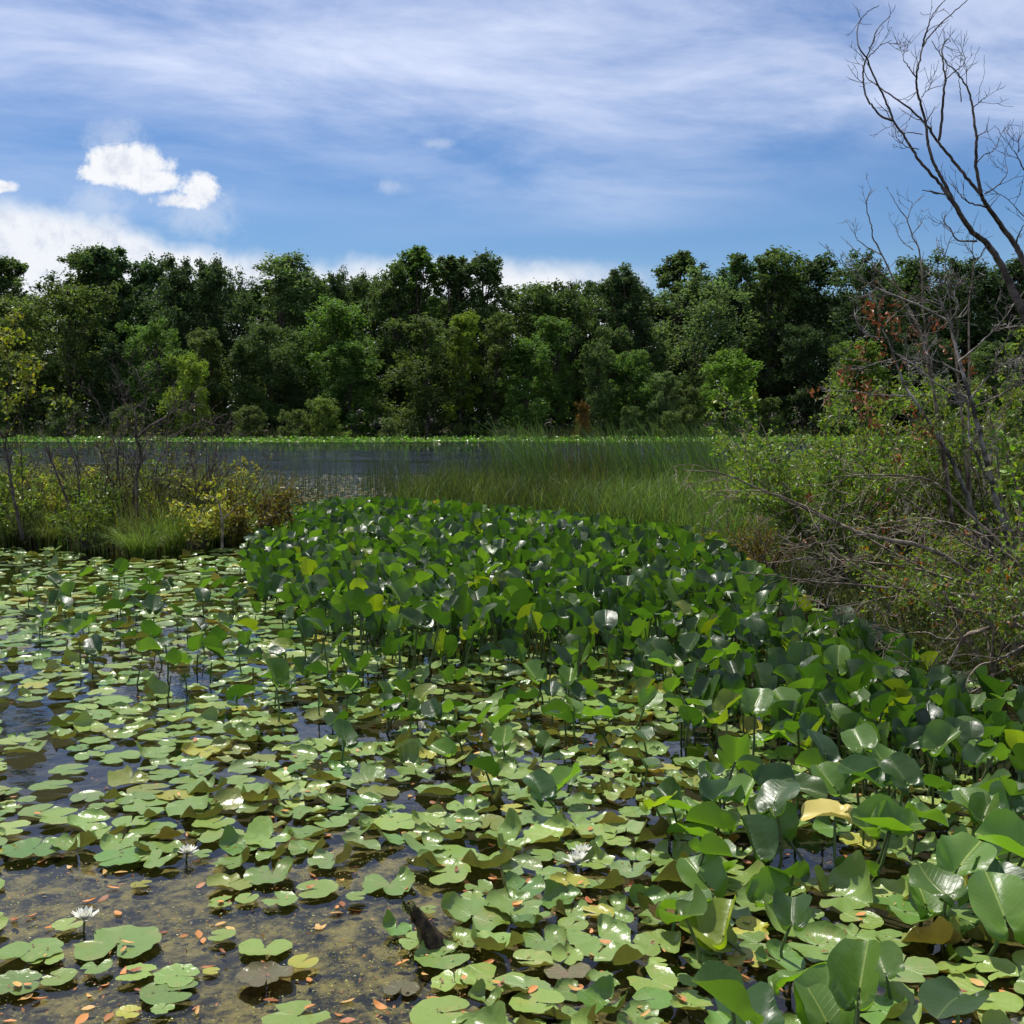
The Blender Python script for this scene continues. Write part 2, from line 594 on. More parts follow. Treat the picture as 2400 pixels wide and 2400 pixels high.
# ------------------------------------------------------------------ water
m, t, out = material('pond_water')
pos = t.n('ShaderNodeNewGeometry').outputs['Position']
X, Y, Z = t.sep(pos)
open_lake = t.step(Y, 24, 40)
sx = t.xyz(t.m('MULTIPLY', X, 0.55), t.m('MULTIPLY', Y, 1.0), 0.0)
chop = t.noise(sx, 1.6, 4, 0.6, 0.3)
gust = t.step(t.noise(t.xyz(t.m('MULTIPLY', X, 0.05), t.m('MULTIPLY', Y, 0.16), 2.0), 1.0, 3), 0.35, 0.62, 0.18, 1.0)
ripple = t.noise(pos, 5.0, 3, 0.5)
h = t.m('ADD', t.m('MULTIPLY', t.m('MULTIPLY', chop, open_lake), t.m('MULTIPLY', gust, 0.36)), t.m('MULTIPLY', ripple, 0.004))
nd = t.n('ShaderNodeBump')
nd.inputs['Strength'].default_value = 1.0
nd.inputs['Distance'].default_value = 1.0
t.put(nd.inputs['Height'], h)
fr = t.n('ShaderNodeFresnel')
fr.inputs['IOR'].default_value = 1.333
t.put(fr.inputs['Normal'], nd.outputs[0])
gl = t.n('ShaderNodeBsdfGlossy')
t.put(gl.inputs['Color'], (1, 1, 1))
gl.inputs['Roughness'].default_value = 0.03
t.put(gl.inputs['Normal'], nd.outputs[0])
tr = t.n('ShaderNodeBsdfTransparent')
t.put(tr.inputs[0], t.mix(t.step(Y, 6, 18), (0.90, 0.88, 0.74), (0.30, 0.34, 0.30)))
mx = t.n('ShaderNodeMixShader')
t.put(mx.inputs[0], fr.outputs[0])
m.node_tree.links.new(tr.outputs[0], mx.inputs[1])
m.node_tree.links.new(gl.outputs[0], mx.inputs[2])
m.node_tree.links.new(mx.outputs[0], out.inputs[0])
mb = MB()
wx = np.array([-900, -60, 0, 60, 900.0])
wy = np.array([-20, 3, 10, 40, 135.0])
XX, YY = np.meshgrid(wx, wy)
i = np.arange(25).reshape(5, 5)
mb.add(np.c_[XX.ravel(), YY.ravel(), np.zeros(25)], np.stack([i[:-1, :-1], i[:-1, 1:], i[1:, 1:], i[1:, :-1]], -1).reshape(-1, 4))
tag(mb.build('water', m, smooth=False), kind='structure')

# ------------------------------------------------------------------ trees on the far shore
def make_crown(H, W, kind):
    """foliage and trunk of one tree of height H and crown width W, base at the origin: limbs carry lobes, lobes carry leafy sprays"""
    fo, tk = MB(), MB()
    lo = {'tall': 0.14, 'round': 0.10, 'bushy': 0.0, 'spire': 0.08}[kind]
    lean = rng.normal(size=2) * 0.03 * H
    trunk = spline([(0, 0, -0.4), (lean[0] * 0.3, lean[1] * 0.3, H * 0.35), (lean[0], lean[1], H * 0.9)], 9)
    r0 = 0.011 * H + 0.05
    tube(tk, trunk, np.linspace(r0, 0.03, 9), 7)
    nl = {'tall': 22, 'round': 20, 'bushy': 18, 'spire': 22}[kind]
    vz = {'tall': 1.35, 'round': 1.05, 'bushy': 1.15, 'spire': 1.6}[kind]
    lobes = []
    for k in range(nl):
        s = (k + rng.uniform(0.0, 1.0)) / nl
        if kind == 'spire':
            prof = (s + 0.15) ** 0.35 * (1.08 - s) ** 0.65 * 1.2
        elif kind == 'tall':
            prof = (s + 0.12) ** 0.35 * (1.08 - s) ** 0.40 * 1.1
        elif kind == 'round':
            prof = math.sqrt(max(0.05, 1 - (2 * s - 0.9) ** 2 * 0.92))
        else:
            prof = (1.06 - s) ** 0.5 * (s + 0.4) ** 0.25
        a = k * 2.4 + rng.uniform(-0.6, 0.6)
        off = W * 0.5 * prof * rng.uniform(0.15, 0.70) * (0.6 if s > 0.85 else 1)
        rl = W * rng.uniform(0.14, 0.21) * (0.6 + 0.45 * prof)
        z = H * (lo + (1 - lo) * s)
        z = min(z, H - rl * vz * rng.uniform(0.85, 1.2))
        lobes.append((np.array([math.cos(a) * off + lean[0] * s, math.sin(a) * off + lean[1] * s, z]), rl))
    # a few leaders make the top uneven
    for _ in range(4 if kind in ('tall', 'spire') else 3):
        rl = W * rng.uniform(0.10, 0.15)
        lobes.append((np.array([*(rng.normal(size=2) * W * 0.12 + lean), H * rng.uniform(0.90, 1.0) - rl * vz]), rl))
    for c0, rl in lobes:
        j = trunk[max(1, min(8, int(c0[2] / H * 6)))]
        tube(tk, spline([j, (j + c0) / 2 + [0, 0, 0.03 * H], c0], 4), [r0 * 0.3, r0 * 0.2, r0 * 0.14, 0.02], 4)
        shade = math.exp(rng.normal() * 0.10)
        nc = max(6, int(9.5 * (rl / (W * 0.18)) ** 2))
        for _ in range(nc):
            d = rng.normal(size=3) + [0, 0, 0.2]
            d /= np.linalg.norm(d)
            c = c0 + d * rl * rng.uniform(0.25, 1.08) * np.array([1, 1, vz])
            cr = rl * rng.uniform(0.26, 0.52)
            m_ = int(rng.uniform(70, 125))
            e = rng.normal(size=(m_, 3))
            sp = rng.normal(size=(5, 3))
            e = e / np.linalg.norm(e, axis=1)[:, None] + sp[rng.integers(0, 5, m_)] * 0.7
            e /= np.linalg.norm(e, axis=1)[:, None] + 1e-9
            C = c + e * (rng.uniform(0.05, 1.25, m_) ** 0.8 * cr)[:, None] * [1, 1, 1.2]
            N = e * 0.5 + [0, 0, 0.30] + rng.normal(size=(m_, 3)) * 0.75
            leaves(fo, C, N, rng.uniform(0.18, 0.36, m_) * (H / 20) ** 0.3, 0.62, vary(m_, np.array([1, 1, 1]) * shade * math.exp(rng.normal() * 0.12), 0.18, 0.06))
    return fo.mesh('crown', M_TREE, smooth=False), tk.mesh('trunk', M_BARK)


PROTO = {}
for kind, cnt in (('tall', 5), ('round', 4), ('bushy', 5), ('spire', 2)):
    dims = {'tall': (20, 9), 'round': (17, 11), 'bushy': (11, 8.5), 'spire': (20, 7.5)}[kind]
    PROTO[kind] = [(make_crown(dims[0], dims[1], kind), dims) for _ in range(cnt)]

# photo column, photo row of the top, crown width in pixels, distance, kind, colour, words
DK, MD, OL, BR, YG, PL, BL = (0.72, 0.80, 0.85), (1, 1.05, 0.9), (1.2, 1.15, 0.85), (1.2, 1.45, 0.8), (2.3, 2.15, 0.8), (1.5, 1.5, 1.5), (0.8, 1.0, 1.05)
TREES = [
    (25, 592, 200, 140, 'tall', MD, 'tall mid green tree with ragged top behind the olive spreading tree'),
    (185, 572, 170, 142, 'tall', MD, 'tall mid green tree with bushy twin tip above the olive spreading tree'),
    (258, 566, 150, 141, 'spire', BL, 'tall narrow blue green tree with tufted tip against white cloud'),
    (350, 600, 150, 143, 'tall', BL, 'tall bluish green tree between tufted tree and dark oak'),
    (430, 602, 190, 139, 'round', DK, 'very dark round oak behind the small lime green tree'),
    (515, 606, 170, 141, 'round', DK, 'dark round tree beside the pale grey green tree'),
    (640, 590, 260, 138, 'tall', PL, 'wide pale grey green tree with feathery top under white cloud'),
    (715, 618, 150, 140, 'tall', PL, 'smaller pale grey green tree at the edge of the feathery one'),
    (790, 632, 120, 142, 'round', DK, 'small dark crown poking up beside the pale feathery tree'),
    (862, 640, 150, 144, 'round', MD, 'mid green crown in the dip before the tall poplar group'),
    (988, 566, 190, 138, 'spire', BR, 'tallest green poplar with pointed top in the middle of the shore'),
    (930, 625, 150, 139, 'tall', MD, 'shorter green poplar leaning out beside the tallest poplar'),
    (1062, 588, 150, 139, 'spire', MD, 'middle poplar of the tall group beside the sky notch'),
    (1132, 583, 170, 138, 'tall', MD, 'poplar with spreading top at the edge of the sky notch'),
    (1268, 648, 230, 143, 'round', MD, 'broad low rounded tree across the sky notch from the poplars'),
    (1345, 672, 150, 141, 'round', MD, 'low rounded tree with lighter crown past the sky notch'),
    (1424, 645, 130, 142, 'tall', DK, 'dark tree with a small knobbly tip past the rounded pair'),
    (1485, 616, 170, 137, 'tall', DK, 'very dark ivy covered column of a tree'),
    (1600, 578, 170, 146, 'spire', MD, 'tall open poplar rising behind the grey green dome'),
    (1625, 640, 230, 136, 'round', PL, 'grey green dome shaped tree in front of open poplar'),
    (1722, 604, 150, 143, 'tall', BL, 'bluish green tree between open poplar and big green tree'),
    (1790, 574, 270, 138, 'tall', MD, 'big broad green tree with the highest rounded top'),
    (1885, 583, 190, 140, 'tall', DK, 'dark tall tree leaning against the big broad tree'),
    (2010, 601, 230, 139, 'round', DK, 'dark rounded oak behind the dead twigs'),
    (2140, 597, 250, 140, 'round', MD, 'wide dark green oak behind the dead sapling'),
    (2255, 606, 230, 141, 'round', DK, 'dark oak between dead sapling and dead tree'),
    (2360, 612, 200, 140, 'tall', DK, 'dark tree showing through the dead tree trunks'),
    (2460, 610, 220, 141, 'round', MD, 'green oak beyond the dead tree trunks'),
    (-70, 600, 220, 141, 'round', DK, 'dark oak past the tall ragged tree on the far shore'),
    # middle row
    (40, 690, 190, 131, 'round', OL, 'olive tree tucked under the tall ragged tree'),
    (165, 650, 330, 129, 'round', OL, 'wide spreading olive green tree lit from above'),
    (375, 752, 170, 127, 'round', BR, 'light green rounded tree under the dark oak'),
    (505, 768, 120, 129, 'tall', OL, 'slim yellowish olive tree beside the lime green tree'),
    (635, 755, 190, 128, 'round', MD, 'dark green domed tree below the pale feathery tree'),
    (780, 690, 220, 131, 'round', BR, 'green tree with layered crown below the small dark crown'),
    (570, 800, 150, 127, 'bushy', MD, 'bushy green tree reaching down to the water plants'),
    (825, 798, 240, 126, 'bushy', BR, 'vivid green bushy tree with drooping fronds at the shore'),
    (1000, 742, 220, 126, 'bushy', OL, 'big olive brown tipped tree whose foliage reaches the water'),
    (1078, 728, 130, 128, 'tall', YG, 'tree with bright yellow green tip in the middle of the shore'),
    (1155, 735, 170, 129, 'tall', OL, 'dull olive tree shading a dark hollow at the waterline'),
    (1235, 790, 190, 127, 'bushy', BR, 'feathery light green tree beside the dark hollow'),
    (1310, 738, 210, 128, 'tall', BR, 'bright green tree with upright sprays below the rounded pair'),
    (1430, 760, 170, 130, 'tall', MD, 'mid green tree standing before the ivy covered column'),
    (1400, 800, 120, 126, 'bushy', MD, 'shaded shrubby tree over the red leaved shrub'),
    (1483, 812, 140, 127, 'bushy', BR, 'small light green tree with loose crown at the shore'),
    (1560, 868, 150, 124, 'bushy', PL, 'grey green small tree with thin trunk at the shore'),
    (1700, 818, 260, 123, 'bushy', (1.7, 2.0, 0.8), 'bright green wide bush like tree behind the cattails'),
    (1620, 905, 130, 122, 'bushy', OL, 'low olive bush beside the bright green wide one'),
    (2010, 795, 230, 125, 'bushy', (1.6, 1.7, 0.7), 'bright green tree behind the brown leaved sapling'),
    (1880, 760, 220, 133, 'round', DK, 'dark crowned tree behind the bright green bushes'),  # whole crown in the plain dark green tint
    (2180, 780, 240, 131, 'round', DK, 'dark crowned tree behind the dead sapling trunk'),  # same dark green tint over the whole crown
    (2330, 800, 220, 128, 'bushy', MD, 'green bushy tree behind the leafy thicket'),
    (-60, 760, 200, 128, 'bushy', MD, 'green bushy tree on the shore past the olive trees'),
    (280, 800, 200, 128, 'bushy', DK, 'dark bushy tree under the spreading olive tree'),
    (60, 820, 200, 125, 'bushy', OL, 'olive bushy tree above the far reeds'),
    (690, 850, 160, 128, 'bushy', DK, 'dark bushy tree below the domed tree'),
    (1110, 850, 180, 130, 'bushy', DK, 'dark bushy tree at the back of the hollow'),
    # small shore shrubs
    (452, 828, 130, 121, 'bushy', YG, 'small lime yellow green tree standing at the shore'),  # whole crown in the bright yellow green tint
    (760, 930, 130, 119, 'bushy', (1.9, 1.8, 1.0), 'low yellowish shrub in front of the vivid green tree'),
    (690, 955, 110, 119, 'bushy', OL, 'low olive shrub at the waterline by the yellowish shrub'),
    (915, 978, 70, 117, 'bushy', (1.5, 1.4, 1.3), 'small grey rounded shrub at the waterline'),
    (590, 950, 110, 119, 'bushy', (1.2, 1.1, 0.9), 'low brownish shrub at the waterline'),
    (1365, 940, 44, 119, 'bushy', (1.9, 0.75, 0.55), 'small orange red shrub at the dark waterline'),
    (1480, 950, 110, 120, 'bushy', MD, 'low green shrub beside the orange red one'),
    (1570, 960, 90, 119, 'bushy', OL, 'low olive shrub behind the cattails'),
    (1800, 930, 150, 121, 'bushy', OL, 'low olive shrub between the bright green bushes'),
    (300, 950, 130, 119, 'bushy', (1.3, 1.3, 1.0), 'low grey green shrub behind the dead shrub'),
    (150, 930, 150, 120, 'bushy', MD, 'low green shrub behind the dead twigs'),
    (-10, 935, 130, 120, 'bushy', MD, 'low green shrub behind the leaning sapling'),
    (1980, 920, 150, 121, 'bushy', MD, 'low green shrub behind the leafy bush'),
]


def plant_tree(px, top, width, dist, kind, colour, label, idx, group='trees along the far shore'):
    (me, (h0, w0)) = PROTO[kind][idx % len(PROTO[kind])]
    base = P(px, 1000, dist)
    gz = float(ground_z(base[0], base[1]))
    H = P(px, top, dist)[2] - gz
    W = width * dist / F_PX
    small = H < 6
    o = thing('shore_shrub' if small else 'broadleaf_tree', (base[0], base[1], gz), label, 'shrub' if small else 'tree', group, absolute=False)
    o.rotation_euler.z = rng.uniform(0, 6.28)
    for name, mesh in (('crown', me[0]), ('trunk', me[1])):
        c = put(name, mesh, o)
        k_ = min(W / w0 * 1.45, H / h0 * 1.5)
        c.scale = (k_, k_, H / h0)
        c.color = (*colour, 1)
    return o


for k, tr_ in enumerate(TREES):
    plant_tree(*tr_, idx=k)
# a second line of woods behind the gaps, tinted dark to paint their shade
for k in range(36):
    px = -150 + k * 76 + rng.uniform(-25, 25)
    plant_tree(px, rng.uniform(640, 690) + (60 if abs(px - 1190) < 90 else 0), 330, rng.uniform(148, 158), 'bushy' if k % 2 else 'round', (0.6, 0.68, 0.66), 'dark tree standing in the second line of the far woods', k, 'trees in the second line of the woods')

# ------------------------------------------------------------------ undergrowth and water plants along the far shore
mb = MB()
n = 14000
x = rng.uniform(-75, 75, n)
y = rng.uniform(118, 150, n)
z = ground_z(x, y)
C = np.c_[x, y, np.maximum(z, 0) + rng.uniform(0, 1, n) ** 1.7 * 2.8]
leaves(mb, C, rng.normal(size=(n, 3)) + [0, 0, 1.0], rng.uniform(0.25, 0.5, n), 0.6, vary(n, (0.6, 0.68, 0.5), 0.3))  # leaf tint darkened to paint in the shade under the woods
tag(mb.build('shore_undergrowth', M_TREE, smooth=False), 'green undergrowth tinted dark as shade along the foot of the far woods', 'undergrowth', kind='stuff')

mb = MB()
n = 15000
x = rng.uniform(-72, 72, n)
edge = 108 + 2.2 * np.sin(x * 0.07) + 1.2 * np.sin(x * 0.21 + 2)
y = edge + rng.uniform(0, 1, n) ** 1.2 * 13
clump = 0.5 + 0.5 * np.sin(x * 0.9 + 2 * np.sin(x * 0.23)) * np.sin(y * 0.8 + x * 0.3)
up = rng.uniform(0, 1, n) < 0.55
C = np.c_[x, y, np.where(up, rng.uniform(0.05, 0.42, n) * (0.3 + clump), 0.03)]
N = np.where(up[:, None], rng.normal(size=(n, 3)) + [0, -0.2, 0.7], rng.normal(size=(n, 3)) * 0.08 + [0, 0, 1])
leaves(mb, C, N, rng.uniform(0.20, 0.36, n), 0.8, vary(n, (1.7, 1.75, 1.1), 0.35))
tag(mb.build('far_water_lilies', M_SPAT, smooth=False), 'bright green strip of water lilies along the far waterline', 'water plants', kind='stuff')

mb = MB()
n = 6500
x = rng.uniform(-75, 75, n)
y = rng.uniform(117.5, 122, n)
dens = np.sin(x * 0.11) + np.sin(x * 0.27 + 1) + rng.normal(size=n) * 0.8 > 0.1
B = np.c_[x, y, np.maximum(ground_z(x, y), 0)][dens]
n = len(B)
ribbons(mb, B, rng.uniform(0.7, 1.8, n), rng.uniform(0.05, 0.09, n), rng.normal(size=(n, 2)) * 0.2, np.zeros(n), vary(n, (0.9, 0.95, 0.9), 0.25), 2)
tag(mb.build('far_reeds', M_GRASS), 'grey green reeds standing along the far shore', 'reeds', kind='stuff')
# ------------------------------------------------------------------ grasses of the banks
def scatter_poly(poly, n, xlim=None):
    a = np.array(poly)
    lo, hi = a.min(0), a.max(0)
    if xlim:
        lo[0], hi[0] = max(lo[0], xlim[0]), min(hi[0], xlim[1])
    p = rng.uniform(lo, hi, (n * 3, 2))
    p = p[in_poly(p[:, 0], p[:, 1], poly)]
    return p[:n]


def ground_pts(p):
    return np.c_[p, np.maximum(ground_z(p[:, 0], p[:, 1]), -0.05)]


# left bank: mixed sedge, brown seed stalks
mb = MB()
p = scatter_poly(LEFT_BANK, 15000, (-13, -3.2))
n = len(p)
pat = vnoise(p[:, 0], p[:, 1], 1.3, 4.0)
hh = rng.uniform(0.35, 0.95, n) * (1 + 0.35 * pat)
col = np.where((pat > 0.1)[:, None], vary(n, (1.6, 2.1, 1.0), 0.35), vary(n, (1.6, 1.6, 0.9), 0.35))
ribbons(mb, ground_pts(p), hh, rng.uniform(0.007, 0.013, n), rng.normal(size=(n, 2)) * 0.35, rng.uniform(0, 0.4, n), col)
p = scatter_poly(LEFT_BANK, 2600, (-13, -3.2))
n = len(p)
ribbons(mb, ground_pts(p), rng.uniform(0.7, 1.35, n), rng.uniform(0.006, 0.010, n), rng.normal(size=(n, 2)) * 0.16, rng.uniform(0, 0.2, n), vary(n, (1.3, 1.0, 0.75), 0.3))
tag(mb.build('marsh_grass', M_GRASS), 'mixed green and brown marsh grass covering the shrubby bank', 'grass', kind='stuff')

# rounded sedge tussocks at the edge of the left bank
TUSS = [(400, 1285, 0.62, (2.0, 2.6, 1.0)), (330, 1300, 0.46, (1.6, 2.0, 0.9)), (225, 1282, 0.55, (1.6, 2.0, 0.9)), (120, 1275, 0.5, (1.4, 1.5, 0.9)),
        (505, 1268, 0.55, (1.6, 2.0, 0.9)), (575, 1255, 0.5, (1.6, 2.0, 0.9)), (30, 1272, 0.5, (1.4, 1.5, 0.9)), (300, 1255, 0.6, (1.6, 2.0, 0.9)),
        (460, 1240, 0.6, (2.0, 2.6, 1.0)), (620, 1232, 0.45, (1.4, 1.5, 0.9))]
TLAB = ['bright green arching sedge tussock at the water edge of the bank', 'low drooping sedge tussock hanging over the lily pads',
        'mid green sedge tussock beside the drooping one', 'dull sedge tussock with dark dead base on the bank',
        'green sedge tussock beside the small forked stick', 'small sedge tussock at the corner of the bank',
        'dull sedge tussock below the leaning sapling', 'tall green sedge tussock below the crooked dead shrub',
        'bright sedge tussock behind the forked stick', 'short dull sedge tussock at the tip of the bank']
for (px, py, H, c), lab in zip(TUSS, TLAB):
    b = G(px, py, 0.03)
    th = thing('sedge_tussock', b, lab, 'sedge', 'sedge tussocks along the bank')
    for nm, n, hs, cc, dr in (('blades', 520, 1.0, c, 0.75), ('dead_base', 160, 0.45, (0.28, 0.2, 0.13), 0.9)):
        mb = MB()
        a, r = rng.uniform(0, 6.283, n), 0.19 * np.sqrt(rng.uniform(0, 1, n))
        B = b + np.c_[np.cos(a) * r, np.sin(a) * r, np.full(n, -0.03)]
        out_ = np.c_[np.cos(a), np.sin(a)] * rng.uniform(0.2, 1.1, n)[:, None] + rng.normal(size=(n, 2)) * 0.25
        ribbons(mb, B, H * 1.25 * hs * rng.uniform(0.6, 1.15, n), rng.uniform(0.006, 0.010, n), out_, rng.uniform(0.1, dr, n), vary(n, c if nm == 'blades' else cc, 0.22), 4)
        mb.build(nm, M_GRASS, th)

# right bank: meadow of fine grass behind the spatterdock
mb = MB()
px, py = rng.uniform(925, 1900, 60000), rng.uniform(1125, 1300, 60000)
p = np.array([ray(a, b) for a, b in zip(px, py)])
p = (p * (-EYE / p[:, 2:3]))[:, :2]
p = p[poly_sd(p[:, 0], p[:, 1], RIGHT_BANK) > -0.4]
n = len(p)
pat = vnoise(p[:, 0], p[:, 1], 0.9, 7.0)
px_, _, _ = proj(np.c_[p, np.zeros(n)])
bright = 0.9 * np.exp(-((px_ - 1560) / 150) ** 2) + 0.5 * np.exp(-((px_ - 1750) / 100) ** 2)
brown = np.clip(0.55 - bright + 0.4 * pat, 0, 1)[:, None]
col = vary(n, (1, 1, 1), 0.42) * ((1 - brown) * np.array([1.2, 1.6, 0.8]) + brown * np.array([0.62, 0.62, 0.45]))
ribbons(mb, ground_pts(p), rng.uniform(0.25, 0.85, n) * (1 + 0.25 * pat + 0.25 * vnoise(p[:, 0], p[:, 1], 3.3, 5.0)), rng.uniform(0.009, 0.018, n), rng.normal(size=(n, 2)) * 0.34 + [0.05, 0], rng.uniform(0, 0.35, n), col)
tag(mb.build('meadow_grass', M_GRASS), 'fine green and brown grass growing behind the spatterdock', 'grass', kind='stuff')

# rank growth under the thicket
mb = MB()
px, py = rng.uniform(1740, 2460, 16000), rng.uniform(1280, 1680, 16000)
p = np.array([ray(a, b) for a, b in zip(px, py)])
p = (p * (-EYE / p[:, 2:3]))[:, :2]
p = p[poly_sd(p[:, 0], p[:, 1], RIGHT_BANK) > -0.15]
n = len(p)
ribbons(mb, ground_pts(p), rng.uniform(0.12, 0.42, n), rng.uniform(0.005, 0.010, n), rng.normal(size=(n, 2)) * 0.5, rng.uniform(0, 0.5, n), vary(n, (0.75, 0.8, 0.5), 0.4))
p = p[rng.integers(0, n, 5000)] + rng.normal(size=(5000, 2)) * 0.05
C = ground_pts(p) + np.c_[np.zeros((5000, 2)), rng.uniform(0.01, 0.25, 5000)]
leaves(mb, C, rng.normal(size=(5000, 3)) + [0, 0, 0.8], rng.uniform(0.03, 0.06, 5000), 0.5, vary(5000, (0.9, 0.8, 0.5), 0.4))
tag(mb.build('rank_grass', M_GRASS), 'dull low grass and weeds under the dead bush', 'grass', kind='stuff')

# cattails and bulrushes
mb = MB()


def reed_patch(px0, px1, d0, d1, n, h0, h1, wid, colr, lean, droop, z0=None):
    px = rng.uniform(px0, px1, n)
    d = rng.uniform(d0, d1, n)
    B = np.array([P(a, 1100, b) for a, b in zip(px, d)])
    B[:, 2] = np.maximum(ground_z(B[:, 0], B[:, 1]), -0.1) if z0 is None else z0
    ribbons(mb, B, rng.uniform(h0, h1, n), rng.uniform(wid * 0.7, wid * 1.3, n), rng.normal(size=(n, 2)) * lean[1] + [lean[0], 0], rng.uniform(0, droop, n), vary(n, colr, 0.25), 4)


CT = (0.75, 1.15, 0.8)
for cx_ in np.r_[rng.uniform(1190, 1330, 26), rng.uniform(1370, 1560, 30), rng.uniform(1560, 1800, 48)]:
    reed_patch(cx_ - 8, cx_ + 8, 24, 30, 8, 1.45, 2.15, 0.026, CT, (-0.26, 0.20), 0.25)
for cx_ in rng.uniform(1030, 1800, 60):
    reed_patch(cx_ - 14, cx_ + 14, 23, 29, 14, 0.8, 1.4, 0.015, (0.6, 0.75, 0.55), (-0.08, 0.18), 0.25)
reed_patch(1130, 1500, 24, 30, 650, 1.0, 1.55, 0.018, (0.5, 0.68, 0.5), (-0.08, 0.14), 0.15)
reed_patch(1290, 1420, 23, 27, 180, 0.9, 1.5, 0.012, (0.95, 0.6, 0.45), (0.03, 0.14), 0.15)
tag(mb.build('cattail_reeds', M_GRASS), 'tall leaning cattail blades rising behind the meadow grass', 'reeds', kind='stuff')
mb = MB()
reed_patch(560, 960, 26, 36, 420, 0.5, 1.25, 0.012, (0.5, 0.6, 0.5), (0.0, 0.06), 0.05, -0.1)
reed_patch(860, 1250, 24, 33, 900, 0.7, 1.35, 0.012, (0.45, 0.55, 0.42), (0.0, 0.08), 0.05, -0.1)
reed_patch(560, 800, 23, 29, 220, 0.3, 0.7, 0.010, (0.6, 0.45, 0.35), (0.0, 0.2), 0.2, -0.05)
tag(mb.build('bulrush_stems', M_GRASS), 'thin dark bulrush stems standing in the open water', 'bulrushes', kind='stuff')
# small floating leaves between bulrush stems
mb = MB()
n = 1500
px = rng.uniform(540, 1000, n)
py = rng.uniform(1112, 1175, n)
C = np.array([G(a, b, 0.012) for a, b in zip(px, py)])
leaves(mb, C, rng.normal(size=(n, 3)) * 0.06 + [0, 0, 1], rng.uniform(0.10, 0.24, n), 0.8, vary(n, (0.85, 0.75, 0.75), 0.3))
tag(mb.build('floating_leaves', M_PAD, smooth=False), 'pale small floating leaves between the bulrush stems', 'water plants', kind='stuff')


# ------------------------------------------------------------------ shrubs, saplings and the dead tree
RMIN = [0.0022]


def twigs_on(mb, pts, rad, count, length, depth, spread=0.9, pull=(0, 0, 0.3), tips=None, tint=(1, 1, 1), wander=0.16, t0=0.2):
    n = len(pts) - 1
    for _ in range(count):
        s = rng.uniform(t0, 1.0) * n
        k = min(int(s), n - 1)
        p = pts[k] + (pts[k + 1] - pts[k]) * (s - k)
        t = pts[k + 1] - pts[k]
        t = t / (np.linalg.norm(t) + 1e-9)
        d = t * 0.8 + rng.normal(size=3) * spread * 0.6
        L = length * rng.uniform(0.4, 1.2) * (1.15 - 0.5 * s / n)
        q = grow(p, d, L, 5, wander, pull)
        r = max(RMIN[0] * 1.5, min(rad[k] * 0.55, 0.010))
        re = max(r * 0.4, RMIN[0])
        tube(mb, q, np.linspace(r, re, 6), 3, tint)
        if tips is not None:
            tips.append(q)
        if depth > 1:
            twigs_on(mb, q, np.linspace(r, re, 6), max(2, int(count * 0.35)), length * 0.5, depth - 1, spread, pull, tips, tint, wander, 0.15)


def leaf_cloud(mb, tips, per, size, colr, jitter=0.02, up=0.6, aspect=0.5, keep=1.0):
    C, S = [], []
    for q in tips:
        if rng.uniform() > keep:
            continue
        s = rng.uniform(0.15, 1, per) * (len(q) - 1)
        k = np.minimum(s.astype(int), len(q) - 2)
        C.append(q[k] + (q[k + 1] - q[k]) * (s - k)[:, None])
    if not C:
        return
    C = np.concatenate(C)
    C = C + rng.normal(size=C.shape) * jitter
    n = len(C)
    leaves(mb, C, rng.normal(size=(n, 3)) + [0, 0, up], rng.uniform(0.7, 1.25, n) * size, aspect, vary(n, colr, 0.22))


def bush(name, base, label, cat, H, spread, stems, side, twl, leafc, leaf, per, group=None, mat=M_TWIG, lean=(0, 0), keep=1.0, depth=2, wood=(1, 1, 1), extra=None):
    th = thing(name, base, label, cat, group)
    wd, tw, fo = MB(), MB(), MB()
    tips = []
    for _ in range(stems):
        a = rng.uniform(0, 6.283)
        d = np.array([math.cos(a) * spread + lean[0], math.sin(a) * spread + lean[1], 1.0])
        st = grow(np.asarray(base) + [math.cos(a) * 0.06, math.sin(a) * 0.06, -0.05], d, H * rng.uniform(0.65, 1.15), 9, 0.09, (d[0] * 0.6, d[1] * 0.6, -0.25))
        r = np.linspace(0.006 + 0.0045 * H, 0.003, 10)
        tube(wd, st, r, 5, wood)
        tips.append(st[5:])
        twigs_on(tw, st, r, side, twl, depth, 0.9, (0, 0, 0.2), tips, wood, 0.16, 0.15)
    so = wd.build('stems', mat, th)
    tw.build('twigs', mat, so)['kind'] = 'stuff'
    if per:
        leaf_cloud(fo, tips, per, leaf, leafc, 0.025, 0.5, 0.5, keep)
        if extra:
            leaf_cloud(fo, tips, extra[0], extra[1], extra[2], 0.02, 0.4, 0.45, extra[3])
        fo.build('foliage', M_SHRUB, th, smooth=False)
    return th


